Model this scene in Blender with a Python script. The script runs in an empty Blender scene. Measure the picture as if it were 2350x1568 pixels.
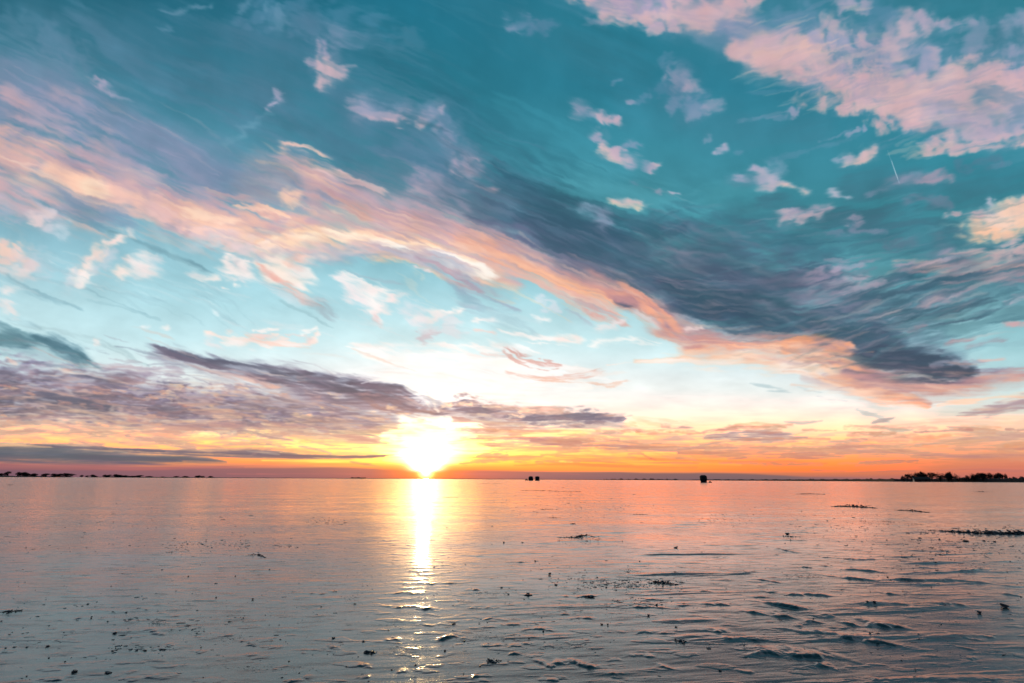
import bpy, bmesh, math, random
import numpy as np
from mathutils import Matrix, Vector

# ------------------------------------------------------------------ camera, light, exposure
scene = bpy.context.scene
COL = scene.collection
PITCH, ROLL, CAM_H, FOC = math.radians(15.065), math.radians(0.29), 0.65, 1174.5
cam_d = bpy.data.cameras.new("camera"); cam = bpy.data.objects.new("camera", cam_d); COL.objects.link(cam)
cam_d.lens = 18.0; cam_d.sensor_width = 36.0; cam_d.clip_start = 0.05; cam_d.clip_end = 30000
CAM_R = Matrix.Rotation(math.radians(90) + PITCH, 3, 'X') @ Matrix.Rotation(ROLL, 3, 'Z')
cam.matrix_world = Matrix.Translation((0, 0, CAM_H)) @ CAM_R.to_4x4()
scene.camera = cam
scene.view_settings.view_transform = 'Standard'; scene.view_settings.look = 'None'
scene.view_settings.exposure = 0.0; scene.view_settings.gamma = 1.0; scene.view_settings.use_curve_mapping = False

def ray(x, y):                                    # direction of a point given on the view plane (2349 wide)
    return (CAM_R @ Vector(((x - 1174.5) / FOC, (783.5 - y) / FOC, -1))).normalized()
SUN_DIR = ray(977, 1084)
SUN_EL = math.asin(SUN_DIR.z); SUN_AZ = math.atan2(SUN_DIR.x, SUN_DIR.y)
sun_d = bpy.data.lights.new("sun", 'SUN'); sun = bpy.data.objects.new("sun", sun_d); COL.objects.link(sun)
sun_d.energy = 0.55; sun_d.angle = math.radians(0.6); sun_d.color = (1.0, 0.64, 0.27)
sun.rotation_euler = SUN_DIR.to_track_quat('Z', 'Y').to_euler()
SKY_SCALE = 0.95
# ------------------------------------------------------------------ sky, worked out procedurally
# Directions are written as (x, y) on the tangent plane of the view axis (2349 units wide over the view angle);
# the finished cloud field is stored by azimuth and elevation, so it is a sky, not a backdrop.
SC = SKY_SCALE
X0, X1, Y0, Y1 = -500.0, 2850.0, -420.0, 1160.0
CW, CH = int((X1 - X0) * SC), int((Y1 - Y0) * SC)

def spec_noise(n, beta, seed, lo=4, hi=1e9):
    r = np.random.default_rng(seed)
    f = np.fft.rfft2(r.standard_normal((n, n)))
    ky = np.fft.fftfreq(n)[:, None] * n; kx = np.fft.rfftfreq(n)[None, :] * n
    k = np.sqrt(kx * kx + ky * ky); k[0, 0] = 1
    f *= np.where((k >= lo) & (k < hi), k ** (-beta), 0)
    a = np.fft.irfft2(f, s=(n, n)); a = (a - a.mean()) / a.std()
    return a.astype(np.float32)
NT = 1024
TF = spec_noise(NT, 2.5, 1)                       # soft
TG = spec_noise(NT, 2.0, 2)                       # wispy, more small detail
def billow(seed):
    a = 0
    for i, (lo, hi) in enumerate(((4, 8), (8, 16), (16, 32), (32, 64), (64, 128), (128, 256))):
        b = spec_noise(NT, 0.5, seed + i, lo, hi); a = a + (np.abs(b) - .75) * 0.5 ** i
    return ((a - a.mean()) / a.std()).astype(np.float32)
TB = billow(30)                                    # puffy
TM = (TB * .55 + TG * .75).astype(np.float32)
def smp(T, u, v):                                  # 1 unit = one base wavelength (an eighth of the tile)
    u = (u * (NT / 6)) % NT; v = (v * (NT / 6)) % NT
    i = np.floor(u).astype(np.int32); j = np.floor(v).astype(np.int32)
    fu = (u - i).astype(np.float32); fv = (v - j).astype(np.float32)
    i %= NT; j %= NT; i2 = (i + 1) % NT; j2 = (j + 1) % NT
    return (T[j, i] * (1 - fu) + T[j, i2] * fu) * (1 - fv) + (T[j2, i] * (1 - fu) + T[j2, i2] * fu) * fv

def hexc(h):
    if not isinstance(h, str): return np.array(h, np.float32)
    h = h.lstrip('#'); return np.array([int(h[i:i + 2], 16) / 255 for i in (0, 2, 4)], np.float32)

yy, xx = np.mgrid[0:CH, 0:CW].astype(np.float32)
PX = X0 + (xx + .5) / SC; PY = Y0 + (yy + .5) / SC
del xx, yy
# gentle turbulence that all cloud edges share (flatter towards the horizon, as a cloud layer is)
HZ = np.clip((1100 - PY) / 500, 0.04, 1.0).astype(np.float32)
YC = -600 * np.log(np.clip((1120 - PY) / 600, 0.03, 3))                             # cloud-layer coordinate: foreshortened towards the horizon
H5 = np.sqrt(HZ)
def ss(x, a, b):
    t = np.clip((x - a) / (b - a), 0, 1); return t * t * (3 - 2 * t)
def along(q, lu, lv):                              # noise drawn out along the wind (falling rightwards on the left, rising on the right)
    r = 0; wr = ss(PX, 1350, 1950)
    for an, w in ((24, 1 - wr), (-13, wr)):
        c_, s_ = math.cos(math.radians(an)), math.sin(math.radians(an))
        r = r + w * smp(TG, (PX * c_ + PY * s_) / lu + q, (-PX * s_ + PY * c_) / lv + q * 1.7)
    lo = ss(PY, 780, 940)
    return (r * (1 - lo) + lo * smp(TG, PX / lu + q, YC / lv + q)).astype(np.float32)
DX = (10 * smp(TF, PX / 300, YC / 240)) * H5
DY = (8 * smp(TF, PX / 300 + 2.2, YC / 240 + 1.7) + 4.5 * along(.4, 330, 48)) * HZ
FIB = [along(1.3 + 2.9 * i, 150, 17) for i in range(4)]

def base_sky():
    xs = [-500, 0, 500, 977, 1400, 1850, 2349, 2850]
    rows = [(-420, '1f4a5e 1f4a5e 1c4c62 1a5468 1d5a6e 235c70 235c70 235c70'),
            (0,   '2e6b82 2e6b82 246a84 1f7490 2b7b93 3c7f97 347f94 347f94'),
            (200, '4f87a0 4f87a0 3b7f98 28788f 2a7f98 2f7f98 2f8096 2f8096'),
            (400, '668fa8 668fa8 5a94aa 40859a 4295a8 3c8ea2 338fa3 338fa3'),
            (520, '80b0c0 80b0c0 80b2c2 68a6b6 4a98a8 4296a6 4696a6 4696a6'),
            (620, '9ecbd7 9ecbd7 98cad6 90c6d2 80bcc8 5c9fac 5799a7 5799a7'),
            (700, 'b6d9e0 b6d9e0 acd8e1 acd8e1 a6d2da 88b9c3 7aafba 7aafba'),
            (780, 'c5e5ea c5e5ea c4e6ec d0edf0 c2e4e9 bcdce2 96c8d0 96c8d0'),
            (860, 'd5e8ea d5e8ea e6f1f1 fdfdfc e8f2f2 dfecee b4d8dd b4d8dd'),
            (930, 'ead9d0 ead9d0 fbead8 ffffff f9f4ee f1f1eb dde2dc dde2dc'),
            (990, 'fbd3a8 fbd3a8 fde4c0 fffbe6 fde9cf f7e1c5 ecccac ecccac'),
            (1030,'efba8e efba8e f8c494 fff3b0 fbd09c f6c298 e3a684 e3a684'),
            (1060,'c07a6c c07a6c f09a6a ffe578 fcb864 f79a5c dc8568 dc8568'),
            (1080,'80596a 80596a b0646a f08050 f79a60 f3844f d27866 d27866'),
            (1100,'6a5166 6a5166 7a5666 b06058 8a6068 a06a6a c07068 c07068'),
            (1160,'6a5166 6a5166 7a5666 b06058 8a6068 a06a6a c07068 c07068')]
    ys = np.array([r[0] for r in rows], np.float32)
    G = np.array([[hexc(c) for c in r[1].split()] for r in rows])           # rows, cols, 3
    out = np.zeros((CH, CW, 3), np.float32)
    yv = PY[:, 0]; xv = PX[0]
    for c in range(3):
        A = np.array([np.interp(yv, ys, G[:, k, c]) for k in range(len(xs))])  # cols, CH
        k = np.clip(np.searchsorted(xs, xv) - 1, 0, len(xs) - 2); xa = np.array(xs, np.float32)
        t = (xv - xa[k]) / (xa[k + 1] - xa[k]); t = t * t * (3 - 2 * t)
        out[:, :, c] = (A[k].T * (1 - t) + A[k + 1].T * t)
    return out
SKY = base_sky()
_seed = [0.0]
def ss(x, a, b):
    t = np.clip((x - a) / (b - a), 0, 1); return t * t * (3 - 2 * t)

def S(pts, cols, a=1.0, n=.6, ls=260, ts=26, soft=.9, T='g', cn=.35, warp=1.0, k=1.0, iso=0.0, isc=60):
    """one stroke of cloud: pts (x, y, halfwidth) from left to right; cols from its upper to its lower side;
    n edge noise, ls/ts its grain along and across, iso/isc rounder noise added"""
    _seed[0] += 3.717; sd = _seed[0]
    P = [p if len(p) == 3 else (p[0], p[1], pts[0][2]) for p in pts]
    P = np.array(P, np.float32)
    if warp > .7: P[:, 2] = P[:, 2] * 1.22 + .5
    wm = P[:, 2].max() * 1.9 + 25
    x0, x1 = P[:, 0].min() - wm, P[:, 0].max() + wm; y0, y1 = P[:, 1].min() - wm, P[:, 1].max() + wm
    i0, i1 = max(0, int((x0 - X0) * SC)), min(CW, int((x1 - X0) * SC)); j0, j1 = max(0, int((y0 - Y0) * SC)), min(CH, int((y1 - Y0) * SC))
    if i1 <= i0 or j1 <= j0: return
    sl = (slice(j0, j1), slice(i0, i1))
    px = PX[sl] + DX[sl] * warp; py = PY[sl] + DY[sl] * warp
    best = np.full(px.shape, 1e9, np.float32); bs = np.zeros_like(best); bt = np.zeros_like(best); bw = np.ones_like(best)
    L = 0.0
    for q in range(len(P) - 1):
        ax, ay, aw = P[q]; bx, by, bw_ = P[q + 1]
        dx, dy = bx - ax, by - ay; l = math.hypot(dx, dy) + 1e-6; dx /= l; dy /= l
        s = (px - ax) * dx + (py - ay) * dy; t = -(px - ax) * dy + (py - ay) * dx
        sc_ = np.clip(s, 0, l); e = s - sc_
        w = aw + (bw_ - aw) * sc_ / l
        d = np.sqrt(t * t + e * e) / np.maximum(w, .5)
        m = d < best
        best = np.where(m, d, best); bs = np.where(m, L + s, bs); bt = np.where(m, t, bt); bw = np.where(m, w, bw)
        L += l
    TT = {'g': TG, 'f': TF, 'b': TB, 'm': TM}[T]
    nz = smp(TT, bs / ls + sd, bt / ts + sd * 1.3)
    if iso: nz = nz * (1 - iso) + iso * smp(TT, px / isc + sd, YC[sl] / isc * 1.15 + sd * .7)
    core = ss(1.45 - best * k, 0, 1.45)
    fine = FIB[int(sd * 10) % 4][sl] * .55 if T == 'g' and iso < .5 else smp(TG, px / 34 + sd, YC[sl] / 30 + sd) * .4
    dens = (core - .28) * 1.4 + n * .5 * (nz + fine) * np.sqrt(np.clip(core * 1.6, 0, 1))
    al = a * (1 - np.exp(-1.6 / soft * np.maximum(dens, 0) ** 1.6)) * ss(1.9 - best, 0, .6)
    al = al[..., None]
    if isinstance(cols, str): cols = cols.split()
    C = np.array([hexc(c) for c in cols])
    if len(C) == 1: col = C[0]
    else:
        v = 0.5 + 0.5 * bt / np.maximum(bw, 1) + cn * .6 * nz * 0.5 + cn * .5 * smp(TF, px / (isc * 2) + sd, YC[sl] / isc + sd * 2)
        v = np.clip(v, 0, 1) * (len(C) - 1); q = np.clip(np.floor(v).astype(int), 0, len(C) - 2); f = (v - q)[..., None]
        f = f * f * (3 - 2 * f); col = C[q] * (1 - f) + C[q + 1] * f
    SKY[sl] = SKY[sl] * (1 - al) + col * al

def puff(x, y, rx, ry, cols, a=.9, n=1.1, rot=0, isc=None, soft=.8, T='m', halo=.5, **kw):
    """a rounder cloud: a thin veil of its own darker colour first, then its body"""
    r = math.radians(rot); h = max(rx - ry, .1); c, s = math.cos(r), math.sin(r)
    n = n * .8
    if halo:
        c0 = hexc(cols.split()[0]) * .5 + SKYAT(x, y) * .5
        S([(x - h * c, y - h * s, ry * 1.35), (x + h * c, y + h * s, ry * 1.35)], [c0], a * halo, .8, T='g', iso=.7, isc=max(22, rx), soft=1.5, ls=max(60, rx * 1.5), ts=max(14, ry))
    S([(x - h * c, y - h * s, ry), (x + h * c, y + h * s, ry)], cols, a, n, T=T, iso=.7, isc=isc or max(20, (rx + ry) * .8), soft=soft, ls=max(50, rx * 1.3), ts=max(12, ry * .8), **kw)
def SKYAT(x, y):
    j = int(np.clip((y - Y0) * SC, 0, CH - 1)); i = int(np.clip((x - X0) * SC, 0, CW - 1)); return SKY[j, i].copy()

def band(tops, cols, a=1.0, edge=2.5, wob=1.5):
    """a layer lying on the horizon: its top edge and its colour along x"""
    t = np.interp(PX, [q[0] for q in tops], [q[1] for q in tops]) + wob * smp(TF, PX / 200 + 7, PY * 0 + .3)
    al = (a * ss(PY, t - edge, t + edge))[..., None]
    c = np.stack([np.interp(PX, [q[0] for q in cols], [hexc(q[1])[k] for q in cols]) for k in range(3)], -1)
    SKY[:] = SKY * (1 - al) + c * al

def bil(A, x, y):
    x = np.clip(x, 0, CW - 1.001); y = np.clip(y, 0, CH - 1.001)
    i = x.astype(np.int32); j = y.astype(np.int32); f = (x - i).astype(np.float32)[..., None]; g = (y - j).astype(np.float32)[..., None]
    return (A[j, i] * (1 - f) + A[j, i + 1] * f) * (1 - g) + (A[j + 1, i] * (1 - f) + A[j + 1, i + 1] * f) * g

def comb(length=21, taps=9, fib=1.0):
    """wind-combed: the cloud field drawn out along the wind, more in some places than in others"""
    global SKY
    ang = np.radians(24 + (-38) * ss(PX, 1350, 1950) - 14 * (1 - ss(PY, 100, 500)) * ss(PX, 300, 900)) * np.clip((1085 - PY) / 330, 0.04, 1)
    ca, sa = np.cos(ang), np.sin(ang)
    def fibre(q, lu, lv):
        r = 0
        for an, w in ((24, 1 - ss(PX, 1350, 1950)), (-13, ss(PX, 1350, 1950))):
            c_, s_ = math.cos(math.radians(an)), math.sin(math.radians(an))
            r = r + w * smp(TG, (PX * c_ + PY * s_) / lu + q, (-PX * s_ + PY * c_) / lv)
        lo = ss(PY, 780, 940)
        return r * (1 - lo) + lo * smp(TG, PX / lu + q, YC / lv)
    L = length * (.35 + .65 * ss(smp(TF, PX / 300 + 9, YC / 200), -.8, 1.2)) * np.clip((1110 - PY) / 500, .25, 1) * (1 - .45 * ss(PX, 1300, 1800) * (1 - ss(PY, 350, 560)))
    off = fibre(0, 240, 30) * .28 * fib * L        # fibres slide a little past one another
    acc = 0; am = np.clip((1100 - PY) / 400, .06, 1)
    gx = (PX + 0.9 * am * smp(TG, PX / 60 + 4, YC / 50) + 0.5 * am * smp(TG, PX / 19 + 1, YC / 17) - X0) * SC - .5; gy = (PY + 0.9 * am * smp(TG, PX / 60 + 8, YC / 50 + 3) + 0.5 * am * smp(TG, PX / 19 + 6, YC / 17 + 2) - Y0) * SC - .5
    for k in range(taps):
        d = ((k / (taps - 1)) - .5) * L + off
        acc = acc + bil(SKY, gx + d * ca * SC, gy + d * sa * SC)
    SKY = (acc / taps).astype(np.float32)
    for ax in (0, 1):                                     # the air softens everything a little
        SKY = (SKY * 6 + np.roll(SKY, 1, ax) + np.roll(SKY, -1, ax)) / 8
    g = (fibre(3, 200, 40) * .011 * ss(smp(TF, PX / 250 + 3, YC / 200), -.5, 1.5) + smp(TG, PX / 150, YC / 130) * .014)[..., None] * np.clip((1095 - PY) / 60, 0, 1)[..., None]
    SKY = SKY * (1 + g)

def wisps(path, wid, n, ang, cols, a, seed, ln=(60, 190), hw=(2.5, 8), rel=.45):
    """loose fibres of cloud strewn along a path"""
    r = random.Random(seed); cols = cols.split()
    for _ in range(n):
        k = r.randrange(len(path) - 1); f = r.random(); x = path[k][0] + (path[k + 1][0] - path[k][0]) * f; y = path[k][1] + (path[k + 1][1] - path[k][1]) * f + r.gauss(0, wid * .5)
        an = math.radians(ang + r.gauss(0, 5)); L = r.uniform(*ln) / 2; h = r.uniform(*hw); c = hexc(r.choice(cols)) * (1 - rel) + SKYAT(x, y) * rel
        S([(x - L * math.cos(an), y - L * math.sin(an), h * .3), (x, y - r.uniform(-3, 3), h), (x + L * math.cos(an), y + L * math.sin(an), h * .3)], [c], a * r.uniform(.5, 1), 1.2, T='g', ls=120, ts=9, soft=1.3, warp=.72)

def grade():
    """a little more contrast and rosier light on the clouds"""
    global SKY
    l = SKY.mean(-1, keepdims=True); warm = np.clip((SKY[..., 0:1] - SKY[..., 2:3]) * 3, 0, 1) * np.clip((930 - PY) / 160, 0, 1)[..., None]
    SKY = SKY * (1 - warm * np.array([.0, .018, -.02], np.float32))
    up = warm * np.clip((520 - PY) / 150, 0, 1)[..., None] * np.clip((PX - 1150) / 200, 0, 1)[..., None]; SKY = SKY * (1 - up * np.array([.075, .03, -.01], np.float32))
    cool = np.clip((SKY[..., 2:3] - SKY[..., 0:1]) * 2, 0, 1) * .17; SKY = SKY * (1 - cool) + cool * (SKY.mean(-1, keepdims=True) * np.array([.97, 1.0, 1.03], np.float32))
    SKY = SKY * (1 - (.09 + .05 * np.clip((PY - 780) / 60, 0, 1)[..., None]) * np.clip((.64 - l) * 5, 0, 1) * np.clip((PY - 330) / 150, 0, 1)[..., None] * np.clip((1000 - PY) / 60, 0, 1)[..., None])
    dark = np.clip((.62 - l) * 4, 0, 1) * np.clip((SKY[..., 2:3] - SKY[..., 1:2]) * 8, 0, 1); hi = np.clip((880 - PY) / 60, 0, 1)[..., None]
    SKY = SKY + dark * (hi * np.array([-.010, .010, -.002], np.float32) + (1 - hi) * np.array([.012, .006, -.022], np.float32))
    k = np.clip((1000 - PY) / 200, 0, 1)[..., None] * .10
    SKY = SKY + k * (SKY - .60) * (1 - np.abs(2 * np.clip(l, 0, 1) - 1) ** 2)
def paint():
    # --- upper-left lavender veil and the soft dark veils of the blue
    S([(-450,60,120),(150,230,130),(420,380,60),(620,470,20)], '7a9ab0 8d93b0 a79ab2', .55, .7, 500, 60, soft=1.2)
    S([(-400,-100,60),(200,60,70),(560,230,50),(800,340,30)], '2f6a82 45768e', .55, .6, 500, 60, soft=1.4)
    S([(180,30,40),(420,180,60),(640,290,60),(860,420,40)], '4a7c94 5f86a2', .6, .8, 500, 50, soft=1.3)
    S([(420,10,60),(700,140,60),(900,300,60),(1100,400,50)], '3f7890 4f7c98', .5, .9, 420, 60, soft=1.4)
    S([(560,50,30),(700,40,60),(860,50,50)], '6d8fb0', .4, 1.2, 120, 60, T='b', soft=1.3)
    S([(880,60,40),(1000,250,60),(1150,400,50),(1300,520,30)], '2f6f86 38708a', .5, .8, 400, 50, soft=1.4)
    S([(1000,250,40),(1180,300,50),(1330,420,30)], '2c6d84', .4, .8, 300, 40, soft=1.3)
    S([(1150,230,30),(1300,320,40),(1420,380,30)], '3f9cb2', .4, .6, 300, 40, soft=1.3)
    S([(1330,420,40),(1480,470,60),(1620,500,40)], '58b0c0', .5, .6, 300, 40, soft=1.3)
    S([(1480,540,30),(1640,470,55),(1760,440,30)], '4fa8b8', .45, .6, 300, 40, soft=1.3)
    # --- the main pink and orange band across the sky
    def U(pts, c, a, soft=1.7, **k): S(pts, c, a, .35, 420, 70, iso=.4, isc=150, soft=soft, **k)
    U([(-450,120,150),(0,200,130),(260,300,110),(520,380,70)], '6d87a2 8a90ad', .7)
    U([(300,80,100),(600,200,100),(850,300,80),(1050,400,60)], '4a7790 587f9a', .6)
    U([(560,60,80),(760,120,90),(860,240,60)], '5c7d99', .5)
    U([(-450,380,150),(0,385,125),(250,440,95),(450,500,70),(680,540,50)], 'a5a0b4 cdb0b2 d2b2b0', .8)
    U([(300,320,50),(480,400,60),(700,440,60)], '7a8cab 8d94b0', .7)
    U([(600,400,70),(760,470,105),(950,530,95),(1170,610,60)], 'b3a2b2 cfaeb0 dcb4a8', .85)
    U([(780,480,50),(960,540,56),(1120,600,40)], 'e8c4b0 f4cfae', .55)
    U([(420,500,50),(640,560,50),(860,560,50),(1050,600,40)], 'dcb6ae e3bcae', .6)
    U([(860,400,60),(1050,470,60),(1250,560,60),(1450,650,50)], '8189a2 8f8ba2', .7)
    U([(900,480,40),(1100,560,46),(1300,640,42),(1440,700,26)], 'c59c9e d8a090', .75)
    S([(-450,330,120),(0,360,120),(300,470,80),(560,520,50),(700,520,30)], '9c98b0 c3a8b2 dcb2ac e2b8ae', .75, .8, 420, 60, soft=1.1, cn=.7)
    S([(20,215,30),(160,300,60),(330,420,60),(560,500,50)], '8f97b4 b5a5b4 c8a8b0', .75, 1.0, 300, 50, iso=.3, soft=1.1)
    S([(-450,330,50),(0,330,45),(100,370,50),(180,400,30)], 'e3b4a6 e8b8a0', .65, 1.0, 250, 40, iso=.4, soft=1.1)
    S([(-400,460,50),(0,450,45),(140,440,30)], 'd8b0ae d9b4ba', .6, 1.0, 250, 40, iso=.4, soft=1.1)
    S([(60,340,10),(200,400,16),(420,480,20),(560,510,14)], 'b398a6', .5, .9, 250, 16, soft=1.2)
    S([(330,310,20),(480,400,28),(640,430,35),(800,450,30)], '6f86a2 8894b0', .75, .7, 380, 34, soft=1.1)
    S([(640,365,30),(760,410,55),(880,480,60),(1040,540,60),(1200,610,40)], 'c9acb6 cfa9ac d8a898', .85, .9, 360, 46, iso=.2, soft=1.0, cn=.6)
    S([(380,470,35),(520,505,45),(680,525,50),(860,555,50),(1020,600,45),(1180,660,30)], 'd3aeb0 e9bca6 f6c8a8', .88, .9, 330, 36, iso=.25, soft=1.0, cn=.6)
    S([(640,340,8),(690,338,14),(745,352,8)], 'f2c4b4 f8cdb4', .85, 1.0, 90, 16, soft=.8)
    S([(700,372,6),(790,400,14),(900,430,10)], 'eec8c0', .7, 1.1, 120, 14, soft=.9)
    S([(640,360,20),(690,400,40),(720,440,40)], 'c5a8ae d2aeae', .6, 1.1, 160, 40, iso=.4, soft=1.0)
    puff(205,418,60,24,'f3c6aa ffd6b6 fbcfb4',.9,1.0,rot=22)
    puff(290,455,60,26,'edc4b0 f3c7b2',.8,1.2,rot=35)
    puff(380,500,70,24,'e2bcb8 efc9c0',.75,1.4,rot=30)
    puff(150,400,60,16,'f6caaa',.6,1.2,rot=20)
    puff(655,450,38,22,'f5c8ae fdd0ae',.8,1.0,rot=20)
    S([(530,470,6),(600,482,14),(660,500,6)], 'f9caa8 ffdcc0', .85, 1.0, 90, 12, soft=.8)
    S([(480,430,8),(560,460,14),(620,500,10)], 'd8a9a4', .5, .9, 150, 14, soft=1)
    S([(430,525,8),(520,535,16),(640,560,20),(760,575,10)], 'f6cfb8 ffd9bc fbcdb0', .8, 1.2, 140, 18, iso=.4, soft=.9)
    S([(-60,500,20),(60,470,30),(140,480,20)], 'b5b4c8', .5, 1.4, 120, 30, T='b', iso=.5, soft=1)
    S([(600,560,20),(720,545,28),(860,545,28),(960,570,25)], 'f4bf9f fccfa8 f2c2ac', .85, 1.0, 220, 30, iso=.4, soft=.9)
    puff(610,562,24,13,'fff0dc',.9,1.0); puff(715,548,20,12,'ffecd0',.8,1.1); puff(815,538,24,14,'ffe6c4 fff0d8',.95,1.0,rot=10)
    puff(660,575,90,16,'fbd9c8',.5,1.3,rot=5)
    S([(860,550,12),(930,572,18),(1000,592,20),(1100,632,8)], 'fbd8b4 fff4e2 ffe6cc', .95, .9, 200, 18, iso=.2, soft=.8)
    S([(900,575,8),(980,588,16),(1060,612,10),(1140,650,6)], 'fffaf0 fffdf6', .95, .8, 160, 14, soft=.8)
    S([(960,600,8),(1040,622,12),(1120,640,6)], 'fff3e2', .9, .8, 120, 12, soft=.8)
    S([(930,470,14),(1050,520,26),(1200,590,34),(1350,660,30),(1430,700,14)], 'b59aa8 cf9f98 e6a888', .85, .9, 340, 24, soft=1.0, cn=.6)
    S([(1020,530,14),(1180,600,24),(1320,650,28),(1430,700,14)], 'e0a690 f3b48c f0b494', .85, .9, 260, 18, soft=.9, cn=.6)
    S([(1000,540,6),(1100,575,12),(1220,620,10)], 'f3c2a0', .7, .9, 200, 10, soft=.9)
    S([(1180,630,10),(1280,665,16),(1370,715,18),(1430,755,6)], 'e2b2a4 e9b8a4', .8, .9, 200, 18, soft=.9)
    S([(1140,590,10),(1260,640,12),(1400,690,12)], 'f8bd90', .8, .9, 180, 10, soft=.9)
    S([(620,555,14),(740,545,24),(860,550,22),(960,580,18)], 'ffdcae fff0d2 ffe0bc', .8, 1.1, 160, 22, iso=.4, soft=1.0)
    S([(860,560,14),(950,580,22),(1050,612,20),(1130,645,8)], 'ffe2b8 fffaf0 fff0dc', .9, .9, 180, 20, iso=.2, soft=.9)
    puff(480,490,60,14,'ffd9b4 ffe6c8',.7,1.2,rot=12); puff(780,540,40,14,'fff2d8',.8,1.1,rot=10); puff(220,420,34,12,'ffe4c4',.8,1.0,rot=30)
    # shadowed underside left of centre
    S([(720,600,16),(900,590,20),(1010,620,22),(1100,670,26),(1180,720,10)], 'a9a6bc 9ba4b8 8fb0c0', .75, .8, 260, 20, soft=1.1)
    S([(940,600,10),(1010,625,12),(1090,655,8)], 'b49aa8', .7, .9, 160, 10, soft=1)
    S([(600,590,20),(720,590,26),(880,585,20),(960,620,14)], 'c3bccb d0bcc2', .6, 1.1, 220, 24, iso=.3, soft=1.1)
    S([(110,450,20),(190,480,22),(260,510,18),(300,540,8)], '7f9ab2 6f9cb2', .8, .9, 200, 22, soft=.9)
    S([(120,420,10),(200,465,26),(280,495,18)], '8197b2', .6, .9, 160, 22, soft=.9)
    # --- the large dark cloud on the right
    U([(1040,430,50),(1250,520,90),(1450,590,100),(1650,650,100)], '4f7088 56708a 6a7390', .85)
    U([(1450,640,60),(1650,680,120),(1850,720,130),(2050,790,110),(2200,840,50)], '547790 566f88 5f6b86', .9)
    U([(1700,520,60),(1950,540,70),(2200,560,60),(2450,560,60)], '45788e 4d7a90', .65)
    U([(1850,760,60),(2100,690,80),(2300,640,70),(2500,610,70)], '56829a 55798f', .8)
    U([(1300,590,50),(1450,660,60),(1600,760,50)], '8c7c90 b08f94 c89a90', .8)
    U([(820,440,40),(980,480,50),(1150,550,50),(1320,620,36)], '94899e b8a0a8 cfa8a2', .65)
    U([(1480,590,40),(1600,640,50),(1720,690,40)], '6f7088', .5)
    U([(1500,760,30),(1700,790,40),(1900,810,40),(2060,880,40),(2250,880,26)], 'c09490 d8a492', .7)
    U([(1850,860,14),(2000,900,34),(2200,890,26),(2400,865,16)], 'cf9f96 c49a98', .75)
    S([(900,330,40),(1060,400,40),(1200,440,40)], '587c98 6a83a2', .6, .9, 260, 40, iso=.3, soft=1.2)
    S([(1080,480,30),(1230,520,60),(1400,590,60),(1560,650,50)], '4f7390 586f8c 6b7090', .85, .7, 420, 50, soft=1.1, cn=.5)
    S([(1150,380,14),(1230,430,34),(1330,480,34),(1440,520,24),(1550,540,14)], '34687e 32617a', .8, .7, 300, 30, soft=1.2)
    S([(1210,480,30),(1330,540,50),(1450,590,45),(1560,650,40)], '3f6580 475f7c', .75, .8, 300, 34, iso=.2, soft=1.1)
    S([(1450,520,30),(1620,530,50),(1780,560,50),(1900,600,36)], '3f7f96 4c7890 5a7492', .7, 1.0, 260, 40, iso=.3, soft=1.1)
    S([(1760,470,24),(1900,500,44),(2050,500,44),(2200,520,28)], '47758a 4f7a90', .7, .9, 260, 40, soft=1.2)
    S([(1430,690,26),(1560,650,60),(1680,640,70),(1820,690,80),(1960,760,70),(2120,840,50),(2210,860,20)], '54718c 4f6885 56607e', .92, .7, 380, 50, soft=.9, cn=.6)
    S([(1560,600,22),(1680,630,40),(1780,650,34),(1900,640,30)], '5d6b8a 665f80', .6, .9, 240, 34, iso=.2, soft=1.1)
    S([(1560,680,24),(1650,700,45),(1740,720,40),(1860,745,30)], '405f78 41597a', .75, .9, 240, 34, soft=1.1)
    S([(1580,700,20),(1680,730,28),(1800,760,18)], '3f5f7a', .6, .8, 240, 24, soft=1.1)
    S([(1860,730,24),(2020,680,50),(2150,640,45),(2280,610,30),(2400,600,30)], '4a6b84 4f6f88 5a7890', .88, .8, 300, 26, soft=.95)
    S([(1900,800,24),(2040,750,40),(2180,720,36),(2260,700,16)], '4a6a80 4a667e', .8, .9, 280, 20, soft=1.0)
    S([(2100,640,10),(2180,620,22),(2240,615,10)], '36627a', .75, .8, 120, 18, soft=1)
    S([(1930,800,16),(2050,830,40),(2150,840,40),(2240,850,14)], '54617c 4b5a76', .85, .8, 200, 26, soft=.9)
    S([(1860,830,10),(1960,825,20),(2060,822,14)], '53627c', .8, .8, 160, 18, soft=.9)
    S([(2060,760,24),(2180,760,30),(2300,720,20),(2420,700,16)], '62949f 5b8a98', .6, 1.0, 200, 16, soft=1)
    # gaps and pink scraps on it
    S([(1750,710,8),(1830,702,14),(1920,680,8)], '6fa3b0 7ab0b8', .7, 1.3, 120, 12, soft=.9)
    S([(1960,745,4),(2050,752,12),(2150,740,8)], '6d8fa0', .5, 1.2, 120, 10, soft=.9)
    S([(2060,660,6),(2120,640,12),(2180,620,6)], '5fb0bb', .6, 1.0, 120, 12, soft=.9)
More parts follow.
